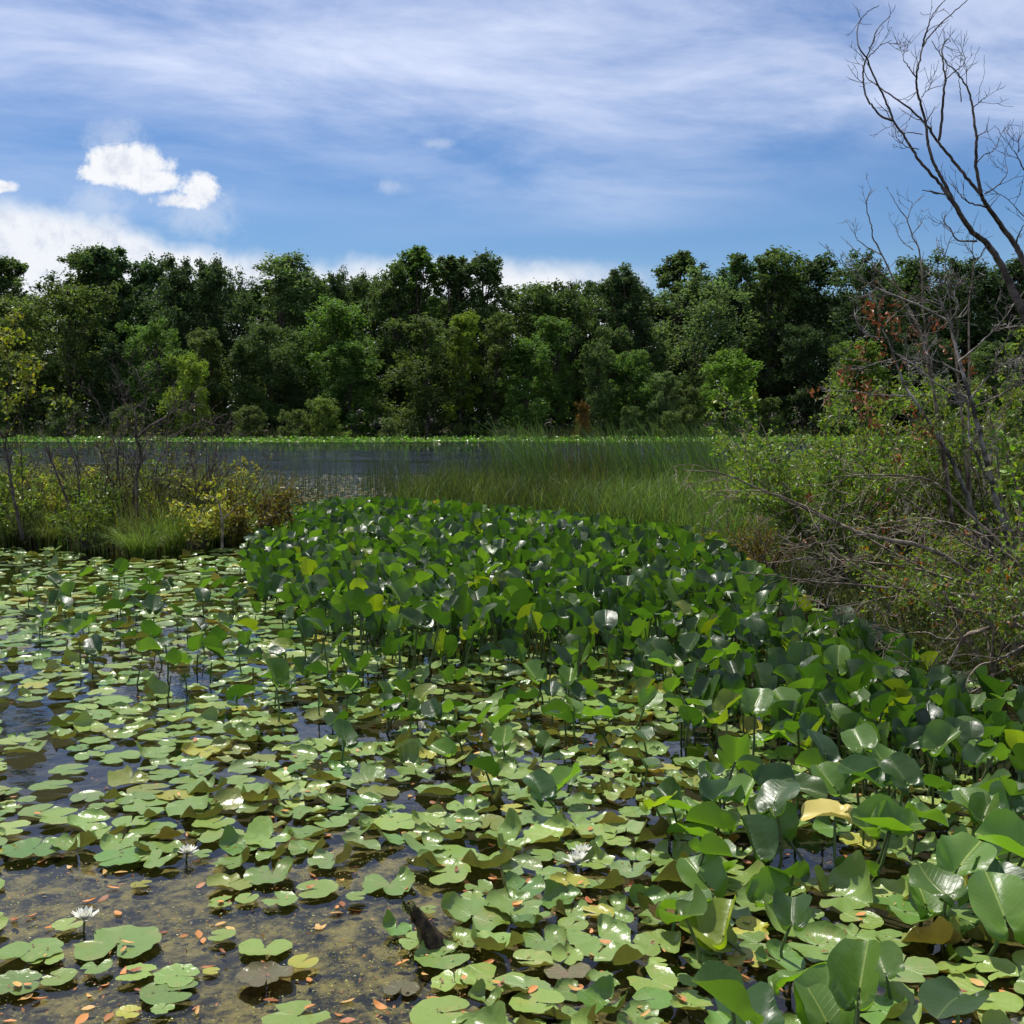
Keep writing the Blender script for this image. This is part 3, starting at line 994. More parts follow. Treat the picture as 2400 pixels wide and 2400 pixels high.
def traced(name, base, label, cat, lines, dist, mat, twig=(10, 0.5, 2), depth_jit=0.35, side=5, tw_tint=(1, 1, 1), group=None, pull=(0, 0, 0.35)):
    """a plant whose main limbs follow given photo outlines at its own distance; every limb wanders in depth"""
    th = thing(name, base, label, cat, group)
    tips = []
    for line in lines:
        wd, tw = MB(), MB()
        pts, r0, r1 = line[0], line[1], line[2]
        off = line[3] if len(line) > 3 else 0.0
        w3 = np.array([P(a, b, dist + off + depth_jit * math.sin(0.9 * i_ + len(pts) + off * 3) * i_ / len(pts)) for i_, (a, b) in enumerate(pts)])
        n = len(pts) * 5
        c = spline(w3, n)
        c[1:-1] += rng.normal(size=(n - 2, 3)) * 0.0028
        rad = np.linspace(r0, r1, n)
        tube(wd, c, rad, 6 if r0 > 0.012 else 4)
        tips.append(c[n // 2:])
        twigs_on(tw, c, rad, max(1, int(twig[0] * (line[4] if len(line) > 4 else 1))), twig[1], twig[2], 0.9, pull, tips, tw_tint, 0.2, 0.25)
        lo_ = wd.build('trunk' if r0 > 0.022 else 'branch', mat, th)
        tw.build('twigs', mat, lo_)['kind'] = 'stuff'
    return th, tips


def crop(pts, x0, y0, s):
    return [(x0 + a / s, y0 + b / s) for a, b in pts]


# --- left bank
DL = 16.3
RMIN[0] = 0.0024
c1 = lambda *p: crop(p, 0, 800, 2.415)
lines = [
    (c1((775, 1000), (770, 760), (800, 680), (790, 600), (770, 540), (770, 440), (745, 350)), 0.035, 0.008),
    (c1((780, 545), (850, 480), (930, 435), (1000, 380), (1110, 305)), 0.020, 0.004),
    (c1((770, 430), (740, 320), (690, 240)), 0.010, 0.004), (c1((775, 440), (820, 330), (790, 220), (770, 150)), 0.012, 0.003),
    (c1((785, 560), (900, 560), (1000, 520), (1150, 450)), 0.010, 0.003),
    (c1((660, 850), (660, 640), (620, 500), (540, 330), (455, 265)), 0.013, 0.003, 0.4),
    (c1((690, 850), (700, 600), (720, 420), (700, 300)), 0.010, 0.003, 0.6),
    (c1((880, 900), (890, 700), (940, 600), (950, 450), (1020, 330)), 0.012, 0.003, 0.2),
    (c1((1000, 900), (1060, 700), (1150, 520), (1250, 420)), 0.008, 0.003, 0.8),
    (c1((1100, 950), (1200, 720), (1260, 560), (1330, 480)), 0.008, 0.003, 0.7),
    (c1((560, 900), (580, 640), (610, 520)), 0.009, 0.003, 0.9)]
b = P(320, 1215, DL)
traced('dead_shrub', (b[0], b[1], 0.1), 'dark crooked dead shrub with bare twigs standing in marsh grass', 'dead shrub', lines, DL, M_DARKTWIG, (9, 0.55, 2))
b = P(45, 1270, 15.6)
th, tips = traced('leaning_sapling', (b[0], b[1], 0.1), 'thin dark sapling with yellow green leaves at the bank', 'sapling',
                  [(c1((130, 1120), (80, 900), (50, 700), (30, 600), (45, 450), (30, 250)), 0.024, 0.006),
                   (c1((50, 700), (-30, 560), (-90, 420)), 0.012, 0.004), (c1((40, 520), (110, 400), (170, 280), (160, 120)), 0.010, 0.003),
                   (c1((35, 420), (60, 200), (40, 60), (60, -60)), 0.008, 0.003), (c1((30, 600), (-60, 300), (-40, 100)), 0.008, 0.003)], 15.6, M_DARKTWIG, (8, 0.5, 2))
mb = MB()
leaf_cloud(mb, [q for q in tips if q[-1][2] > 1.9], 14, 0.065, (1.75, 1.5, 0.6), 0.04, 0.3, 0.6, 0.75)
mb.build('foliage', M_SHRUB, th, smooth=False)
b = P(160, 1190, 16.0)
traced('bare_sapling', (b[0], b[1], 0.1), 'slanting bare sapling with two stems between the yellow leaves', 'sapling',
       [(c1((410, 980), (310, 720), (260, 600), (220, 480)), 0.018, 0.004), (c1((450, 900), (440, 740), (400, 600), (380, 470), (480, 370)), 0.014, 0.003, 0.2),
        (c1((130, 900), (120, 640), (110, 480)), 0.010, 0.003, 0.1)], 16.0, M_DARKTWIG, (6, 0.4, 2))
b = P(519, 1278, 15.4)
traced('forked_stick', (b[0], b[1], 0.0), 'small grey forked stick standing at the water edge', 'stick',
       [(c1((1258, 1170), (1255, 1000), (1230, 900), (1180, 875)), 0.020, 0.006), (c1((1260, 1012), (1320, 950), (1370, 875)), 0.013, 0.004)], 15.4, M_TWIG, (2, 0.15, 1), 0.1)

YL, OR_, GN = (3.6, 2.7, 1.7), (2.2, 0.9, 0.5), (1.0, 1.1, 0.8)
YS = [(185, 1180, 1.05, YL, 'bright yellow leaved shrub beside the slanting bare sapling', 1.0), (115, 1190, 0.95, (2.3, 1.9, 1.0), 'dull yellow shrub under the slanting bare sapling', 0.9),
      (55, 1200, 1.0, (1.5, 1.6, 0.8), 'olive yellow shrub beside the thin leaning sapling', 0.8), (470, 1215, 0.62, YL, 'low yellow shrub behind the forked stick', 1.0),
      (530, 1195, 1.05, (2.6, 2.0, 0.9), 'thin yellow leaved shrub at the end of the dead shrub', 0.55), (410, 1190, 1.0, (1.7, 1.5, 0.7), 'olive yellow shrub in front of the dead shrub', 0.8),
      (250, 1200, 1.0, (0.9, 1.05, 0.7), 'dark green shrub under the crooked dead trunk', 1.0), (350, 1185, 1.0, (1.0, 1.15, 0.6), 'mid green shrub beside the crooked dead trunk', 0.8),
      (590, 1205, 0.8, (1.3, 0.8, 0.5), 'reddish brown low shrub at the tip of the bank', 0.8), (640, 1190, 0.6, (1.2, 0.7, 0.5), 'small rusty shrub beside the bulrushes', 0.8),
      (205, 1215, 0.7, (1.2, 1.3, 0.6), 'low green shrub under the bright yellow one', 0.8), (-40, 1195, 1.2, (1.3, 1.4, 0.7), 'green shrub past the thin leaning sapling', 1.0)]
for px, py, H, c, lab, kp in YS:
    b = G(px, py + 62, 0.1)
    bush('marsh_shrub', b, lab, 'shrub', H * 1.12, 0.40, 11, 7, 0.28, c, 0.066, 6, 'shrubs on the marshy bank', M_DARKTWIG, keep=kp, depth=2)
for k, (px, dd, H, lab) in enumerate(((225, 17.5, 1.9, 'bare dark brush behind the bright yellow shrub'), (300, 17.2, 2.1, 'bare dark brush around the crooked dead shrub'), (390, 17.6, 1.9, 'bare brown brush past the crooked dead shrub'),
                                      (470, 17.2, 1.7, 'bare brown brush thinning toward the bulrushes'), (545, 17.4, 1.5, 'low bare brush above the thin yellow shrub'), (120, 18.0, 1.6, 'bare brush between the two saplings'))):
    b = P(px, 1200, dd)
    bush('bare_brush', (b[0], b[1], 0.1), lab, 'brush', H, 0.38, 11, 7, 0.42, (1.1, 0.9, 0.6), 0.05, 2, 'bare brush on the marshy bank', M_DARKTWIG, keep=0.35, depth=3)

RMIN[0] = 0.0022
# --- right thicket
b = G(1960, 1345, 0.1)
bush('leafy_shrub', b, 'green small leaved shrub spreading at the edge of the thicket', 'shrub', 2.25, 0.42, 30, 10, 0.5, (1.35, 1.6, 0.75), 0.056, 9, 'shrubs of the thicket', lean=(-0.10, 0), depth=2, extra=(3, 0.05, (2.3, 2.2, 0.8), 0.4))
b = P(1840, 1250, 17)
bush('leafy_shrub', (b[0], b[1], 0.1), 'smaller light green shrub between the cattails and thicket', 'shrub', 1.75, 0.4, 22, 9, 0.45, (1.8, 2.0, 0.8), 0.056, 9, 'shrubs of the thicket', depth=2)
b = P(2130, 1250, 13.5)
bush('leafy_shrub', (b[0], b[1], 0.12), 'olive brown twiggy shrub behind the dead saplings', 'shrub', 2.3, 0.4, 24, 11, 0.5, (1.2, 1.2, 0.6), 0.054, 8, 'shrubs of the thicket', depth=2, keep=0.8)
b = P(2330, 1250, 13.0)
bush('willow_shrub', (b[0], b[1], 0.12), 'grey green willow shrub behind the dead trunk', 'shrub', 2.4, 0.35, 24, 10, 0.55, (1.35, 1.5, 0.9), 0.066, 9, 'shrubs of the thicket', depth=2)
b = P(2420, 1300, 10.6)
bush('vine_shrub', (b[0], b[1], 0.12), 'broad leaved light green vine at the end of the thicket', 'shrub', 2.1, 0.3, 10, 6, 0.4, (1.9, 2.2, 0.8), 0.10, 4, 'shrubs of the thicket', depth=1)
b = G(1800, 1330, 0.08)
bush('rusty_shrub', b, 'low rusty brown shrub in front of the green thicket', 'shrub', 0.85, 0.6, 14, 9, 0.35, (1.5, 0.85, 0.5), 0.036, 4, 'shrubs of the thicket', depth=2, lean=(-0.2, -0.1))
b = G(2110, 1455, 0.08)
bush('rusty_shrub', b, 'rusty and green low shrub under the arching dead branches', 'shrub', 0.85, 0.5, 12, 8, 0.4, (1.4, 1.5, 0.6), 0.046, 8, 'shrubs of the thicket', depth=2, lean=(-0.1, -0.1), extra=(2, 0.05, (2.2, 0.7, 0.4), 0.4))
b = G(2330, 1560, 0.1)
bush('rusty_shrub', b, 'dark green and rusty shrub at the foot of the dead trunk', 'shrub', 1.1, 0.5, 12, 8, 0.45, (1.2, 1.4, 0.6), 0.048, 8, 'shrubs of the thicket', depth=2, extra=(2, 0.055, (2.4, 0.75, 0.4), 0.35))

# dead tangle of arching branches
c6 = lambda *p: crop(p, 1600, 1100, 2.415)
c3 = lambda *p: crop(p, 1600, 700, 2.415)
lines = [
    (list(reversed(c3((0, 968), (200, 985), (350, 1040), (520, 1110), (700, 1190), (850, 1260), (1000, 1320), (1150, 1360), (1450, 1440), (1900, 1750)))), 0.022, 0.003),
    (c6((1932, 830), (1720, 900), (1600, 950), (1500, 1100), (1400, 1180), (1300, 1290), (1200, 1370), (1000, 1449)), 0.020, 0.003, -1.2),
    (c6((1720, 900), (1600, 945), (1480, 960), (1350, 920), (1200, 960)), 0.011, 0.003, -1.1),
    (c6((1932, 760), (1700, 720), (1400, 690), (1100, 665), (800, 640), (500, 600), (320, 580)), 0.016, 0.003, -0.2),
    (c6((1932, 700), (1600, 640), (1300, 560), (1000, 520), (700, 508), (480, 530)), 0.014, 0.003, 0.1),
    (list(reversed(c3((850, 1010), (1000, 998), (1200, 1000), (1370, 1020), (1500, 1100), (1640, 1240), (1932, 1500)))), 0.015, 0.003, 0.3),
    (c6((1932, 560), (1700, 380), (1500, 300), (1300, 280), (1010, 335)), 0.012, 0.003, 0.2),
    (c6((1932, 650), (1750, 500), (1600, 420), (1450, 300), (1250, 150), (1080, 40)), 0.012, 0.003, 0.5),
    (c6((1932, 1000), (1780, 1080), (1650, 1130), (1590, 1260), (1560, 1400)), 0.010, 0.002, -1.5),
    (c6((1932, 1100), (1700, 1180), (1450, 1230), (1250, 1200), (1050, 1200)), 0.009, 0.002, -1.3),
    (c6((1932, 900), (1750, 820), (1500, 780), (1250, 720), (1080, 740), (800, 810)), 0.011, 0.002, -0.6),
    (c6((1932, 620), (1850, 560), (1750, 480), (1690, 380), (1932, 390)), 0.008, 0.003, -0.4),
    (list(reversed(c6((700, 200), (760, 330), (850, 450), (1000, 560), (1300, 700), (1700, 860), (1932, 980)))), 0.011, 0.003, 0.0),
    (c6((1932, 1250), (1800, 1200), (1650, 1250), (1500, 1320), (1420, 1449)), 0.009, 0.002, -1.8),
    (list(reversed(c6((100, 125), (350, 120), (520, 140), (800, 260), (1100, 420), (1500, 640), (1932, 900)))), 0.013, 0.002, 0.4),
]
lines = [(l_[0], l_[1] * 0.85, l_[2], (l_[3] if len(l_) > 3 else 0) * 0.6) for l_ in lines]
b = G(2440, 1640, 0.1)
th, tips = traced('dead_bush', b, 'tangled grey dead bush arching out over the spatterdock', 'dead bush', lines, 8.4, M_TWIG, (7, 0.60, 3), 0.45, pull=(-0.25, 0, 0.0))
# bare saplings
b = P(2375, 1330, 10.8)
th, tips = traced('dead_sapling', (b[0], b[1], 0.1), 'pale barked dead sapling with forked bare top in the thicket', 'dead sapling', [
    (c3((1880, 1500), (1790, 1180), (1740, 1000), (1690, 800), (1640, 600), (1580, 400), (1520, 170), (1520, 120)), 0.030, 0.010),
    (c3((1520, 130), (1560, 50), (1540, -40), (1600, -130)), 0.014, 0.003), (c3((1515, 160), (1480, 60), (1440, -30), (1380, -120)), 0.014, 0.003),
    (c3((1720, 1020), (1660, 880), (1620, 780), (1615, 640), (1540, 580)), 0.014, 0.004),
    (c3((1590, 430), (1480, 370), (1400, 330), (1370, 260), (1400, 160)), 0.012, 0.003),
    (c3((1620, 580), (1700, 480), (1800, 380), (1932, 340)), 0.011, 0.003),
    (c3((1650, 620), (1800, 540), (1932, 470)), 0.011, 0.003), (c3((1610, 560), (1450, 490), (1300, 370), (1200, 310)), 0.012, 0.003),
    (c3((1510, 130), (1300, 20), (1100, -60), (960, -150), (900, -220)), 0.012, 0.003),
    (c3((1560, 360), (1700, 240), (1830, 100), (1900, -20)), 0.010, 0.003),
], 10.8, M_SAPLING, (9, 0.40, 3), 0.3)
b = P(2310, 1300, 11.6)
th, tips = traced('brown_leaved_sapling', (b[0], b[1], 0.1), 'dying sapling with hanging clusters of brown leaves', 'sapling', [
    (c3((1720, 1400), (1640, 1200), (1540, 950), (1440, 780), (1330, 600), (1250, 480), (1180, 280), (1110, 110), (1120, 0)), 0.026, 0.004),
    (c3((1190, 340), (1080, 370), (960, 400)), 0.008, 0.003), (c3((1290, 550), (1100, 545), (940, 520), (790, 525)), 0.009, 0.003),
    (c3((1160, 230), (1060, 210), (990, 150), (970, 60)), 0.010, 0.003), (c3((1180, 290), (1260, 340), (1350, 400), (1450, 440)), 0.011, 0.003),
    (c3((1130, 160), (1200, 90), (1290, 20)), 0.008, 0.003), (c3((1430, 770), (1370, 720), (1300, 690)), 0.008, 0.003)], 11.6, M_SAPLING, (7, 0.35, 2), 0.3)
mb = MB()
for px, py, n, s in ((2040, 722, 30, 22), (2052, 745, 26, 24), (2100, 728, 24, 26), (2085, 772, 22, 16), (2135, 778, 14, 14), (2010, 832, 22, 14), (2068, 826, 16, 16), (1985, 880, 26, 18),
                     (2030, 900, 22, 16), (2005, 930, 20, 14), (2030, 955, 20, 18), (2065, 935, 22, 18), (2150, 1000, 34, 22), (2175, 1018, 26, 18), (1905, 918, 12, 10), (1940, 938, 8, 8),
                     (2195, 762, 16, 16), (2220, 820, 14, 14), (2155, 822, 14, 14), (2260, 838, 10, 10), (2275, 868, 12, 10), (2110, 856, 10, 10), (2055, 1005, 16, 12), (2105, 1078, 16, 14),
                     (2060, 1180, 22, 22), (2080, 1230, 20, 20), (2250, 1380, 20, 16), (2260, 1410, 16, 16), (1900, 1165, 12, 10), (2270, 1255, 14, 12), (1890, 1270, 10, 12), (2140, 960, 10, 8)):
    C = np.array([P(px + a, py + b_, 11.6 + c_) for a, b_, c_ in rng.normal(size=(n, 3)) * [s * 0.8, s, 0.15]])
    leaves(mb, C, rng.normal(size=(n, 3)) + [0, -0.4, 0], rng.uniform(0.045, 0.085, n), 0.42, vary(n, (0.55, 0.42, 0.45), 0.3), spin=np.tile([1.0, 0.2, 0.1], (n, 1)) + rng.normal(size=(n, 3)) * 0.5)
mb.build('foliage', M_DEAD, th, smooth=False)

RMIN[0] = 0.0017
# the tall dead tree
c4 = lambda *p: crop(p, 1800, 0, 2.76)
lines = [
    (c4((1950, 3900), (1900, 3000), (1790, 2350), (1650, 2020), (1560, 1830), (1510, 1720), (1420, 1580), (1320, 1500), (1210, 1330), (1130, 1215)), 0.048, 0.016, 0, 0.5),
    (c4((1210, 1330), (1130, 1215), (1040, 1110), (980, 1040), (930, 960), (880, 880), (815, 785), (760, 650), (700, 530), (640, 385), (590, 310), (577, 240), (585, 160), (640, 80), (720, 35)), 0.0145, 0.003),
    (c4((810, 780), (740, 755), (670, 680), (632, 610), (617, 520), (617, 440), (640, 370), (680, 270), (710, 190), (790, 105)), 0.011, 0.003),
    (c4((1210, 1330), (1140, 1180), (1090, 1090), (1050, 990), (1030, 900), (1020, 800), (990, 680), (965, 590), (960, 500), (980, 400), (1000, 310), (1050, 230), (1110, 160), (1190, 90), (1285, 5), (1330, -60)), 0.0155, 0.003),
    (c4((1000, 300), (1025, 200), (1060, 110), (1135, 10)), 0.010, 0.003),
    (c4((1990, 3900), (1960, 3000), (1850, 2300), (1740, 1950), (1656, 1700), (1600, 1590), (1500, 1450), (1420, 1340), (1380, 1260)), 0.040, 0.016, 0.3, 0.5),
    (c4((1380, 1260), (1290, 1160), (1200, 1040), (1130, 960), (1060, 860), (1000, 780), (900, 690), (800, 620), (700, 550), (640, 500), (612, 420)), 0.0155, 0.003, 0.3),
    (c4((1105, 910), (1125, 760), (1135, 600), (1150, 510), (1130, 400), (1130, 300), (1165, 250), (1180, 270)), 0.013, 0.003, 0.3),
    (c4((1150, 510), (1210, 460), (1260, 420), (1275, 375), (1240, 355), (1180, 395)), 0.006, 0.002, 0.3),
    (c4((1380, 1250), (1345, 1060), (1350, 920), (1335, 800), (1320, 680), (1290, 570), (1230, 480), (1140, 390), (1060, 265)), 0.016, 0.003, 0.3),
    (c4((1345, 1060), (1400, 1000), (1460, 970), (1500, 890)), 0.006, 0.002, 0.3), (c4((1400, 1255), (1500, 1190), (1550, 1110), (1535, 1065)), 0.007, 0.002, 0.3),
    (c4((1410, 1340), (1300, 1310), (1240, 1260), (1190, 1180)), 0.009, 0.002, 0.3), (c4((1350, 1560), (1230, 1555), (1180, 1480), (1140, 1420), (1200, 1340)), 0.009, 0.002),
    (c4((1000, 870), (900, 855), (850, 880), (820, 800)), 0.005, 0.002), (c4((975, 965), (900, 950), (840, 900), (812, 800)), 0.005, 0.002),
    (c4((990, 630), (1040, 580), (1150, 545)), 0.005, 0.002), (c4((640, 380), (720, 300), (800, 260)), 0.006, 0.002), (c4((1320, 700), (1370, 660), (1400, 630)), 0.006, 0.002, 0.3),
    (c4((1656, 1100), (1600, 990), (1560, 940)), 0.008, 0.002, 0.3), (c4((1620, 980), (1620, 900)), 0.006, 0.002, 0.3), (c4((1600, 1590), (1630, 1500), (1680, 1420)), 0.010, 0.003, 0.3),
    (c4((1420, 1580), (1350, 1680), (1320, 1620), (1330, 1540)), 0.008, 0.002), (c4((1656, 1400), (1560, 1300), (1500, 1255)), 0.006, 0.002, 0.3),
    (c4((960, 500), (900, 420), (875, 380), (890, 265)), 0.007, 0.002), (c4((1250, 660), (1240, 560), (1230, 480)), 0.005, 0.002, 0.3),
]
b = P(2500, 1420, 10.3)
traced('dead_tree', (b[0], b[1], 0.1), 'tall leafless dead tree with leaning forked trunks against the sky', 'dead tree', lines, 10.3, M_DARKTWIG, (4, 0.32, 2), 0.25, pull=(0, 0, 0.55))
lines = [(c4((900, 2000), (735, 1640), (680, 1540), (670, 1460), (635, 1340), (650, 1270), (700, 1220)), 0.010, 0.003), (c4((735, 1650), (600, 1570), (550, 1500), (500, 1420)), 0.006, 0.002),
         (c4((1000, 2000), (985, 1660), (930, 1520), (900, 1420), (850, 1350), (790, 1250)), 0.010, 0.003), (c4((930, 1520), (970, 1470), (1000, 1425)), 0.005, 0.002),
         (c4((900, 1420), (930, 1330), (930, 1305)), 0.005, 0.002), (c4((940, 1615), (860, 1550), (820, 1450)), 0.006, 0.002), (c4((1180, 2000), (1140, 1670), (1100, 1600), (1088, 1530)), 0.007, 0.002),
         (c4((1140, 1670), (1170, 1570), (1210, 1495)), 0.006, 0.002), (c4((1300, 1950), (1330, 1720), (1320, 1600), (1340, 1560)), 0.008, 0.003), (c4((880, 1900), (700, 1740), (600, 1650), (470, 1530)), 0.010, 0.002)]
b = P(2230, 1300, 12.2)
traced('bare_brush', (b[0], b[1], 0.1), 'thin bare brush reaching up before the dark oaks', 'brush', [(crop([(1300, 4300), (1150, 3000), (1000, 2200), (900, 2000)], 1800, 0, 2.76), 0.02, 0.010), (crop([(1330, 4300), (1280, 3000), (1180, 2000)], 1800, 0, 2.76), 0.02, 0.008),
       (crop([(1320, 4300), (1300, 3000), (1300, 1950)], 1800, 0, 2.76), 0.02, 0.008), (crop([(1310, 4300), (1080, 2600), (1000, 2000)], 1800, 0, 2.76), 0.018, 0.010)] + lines, 12.2, M_TWIG, (3, 0.25, 2), 0.2)
# ------------------------------------------------------------------ lily pads
def pad_mesh(curl, fold, gap, ragged, seed):
    """a round notched floating leaf of radius 1: V, F, local coordinates"""
    g = np.random.default_rng(seed)
    n, rings = 34, [0.05, 0.30, 0.55, 0.75, 0.90, 1.0]
    th = np.linspace(gap / 2, 2 * np.pi - gap / 2, n)
    ph = g.uniform(0, 6.28, 6)
    Rr = 1 + 0.035 * np.sin(2 * th + ph[0]) + 0.02 * np.sin(5 * th + ph[1]) + 0.012 * np.sin(11 * th + ph[2])
    e = np.minimum(th - gap / 2, 2 * np.pi - gap / 2 - th)
    Rr *= 1 - 0.26 * np.exp(-(e / 0.16) ** 2)
    Rr += ragged * g.normal(size=n) * 0.05
    if ragged > 0.5:
        k = g.integers(4, n - 4)
        Rr[k - 1:k + 2] *= [0.85, 0.62, 0.85]
    lift = np.clip(0.30 + 0.75 * np.sin(th + ph[3]) + 0.45 * np.sin(2 * th + ph[4]) + 0.25 * np.sin(4 * th + ph[5]), 0, None)
    wav = 0.03 * np.sin(7 * th + ph[2]) + 0.02 * np.sin(12 * th + ph[0])
    V = []
    fa = g.uniform(0, 6.28)
    for t_ in rings:
        x, y = Rr * t_ * np.cos(th), Rr * t_ * np.sin(th)
        s = np.clip((t_ - 0.45) / 0.55, 0, 1)
        z = curl * lift * s ** 2.0 + wav * t_ ** 2 * (0.35 + curl * 2.5) + 0.012 * t_
        dd = x * math.cos(fa) + y * math.sin(fa)
        z = z + fold * np.clip(dd - 0.05, 0, None) ** 1.35
        # a rolled-in rim shortens the outline where it stands up
        k_ = 1 - 0.45 * np.clip(curl * lift * s ** 2, 0, 0.5)
        V.append(np.c_[x * k_, y * k_, z])
    m_ = len(rings)
    V = np.concatenate(V)
    i = np.arange(n - 1)
    F = np.concatenate([np.c_[k * n + i, (k + 1) * n + i, (k + 1) * n + i + 1, k * n + i + 1] for k in range(m_ - 1)])
    lc = np.concatenate([np.c_[t_ * np.cos(th), t_ * np.sin(th), np.full(n, seed * 0.37 % 1)] for t_ in rings])
    return V, F, lc


PAD = {}
for kind, cnt, par in (('flat', 9, (0.06, 0.0)), ('rim', 10, (0.24, 0.0)), ('curl', 7, (0.46, 0.10)), ('tilt', 6, (0.20, 0.55)), ('cup', 4, (0.62, 0.35))):
    PAD[kind] = [pad_mesh(par[0] * rng.uniform(0.7, 1.3), par[1] * rng.uniform(0.6, 1.4), rng.choice([0.10, 0.22, 0.45, 0.8, 1.0], p=[0.2, 0.3, 0.25, 0.15, 0.1]),
                          [0.1, 0.2, 0.4, 0.9][rng.integers(0, 4)], int(rng.integers(1, 9999))) for _ in range(cnt)]
PADMESH = {}
for kind, lst in PAD.items():
    PADMESH[kind] = []
    for V, F, lc in lst:
        mb = MB()
        mb.add(V, F, (1, 1, 1), lc)
        PADMESH[kind].append(mb.mesh('lily_pad', M_PAD))

TONE = {'green': (1, 1, 1), 'deep green': (0.72, 0.88, 0.75), 'light green': (1.25, 1.15, 1.05), 'grey green': (1.05, 0.98, 1.35), 'yellowish': (1.9, 1.25, 0.8),
        'purple brown': (0.85, 0.50, 1.0), 'pale': (1.6, 1.35, 1.5), 'olive': (1.15, 0.88, 0.8)}

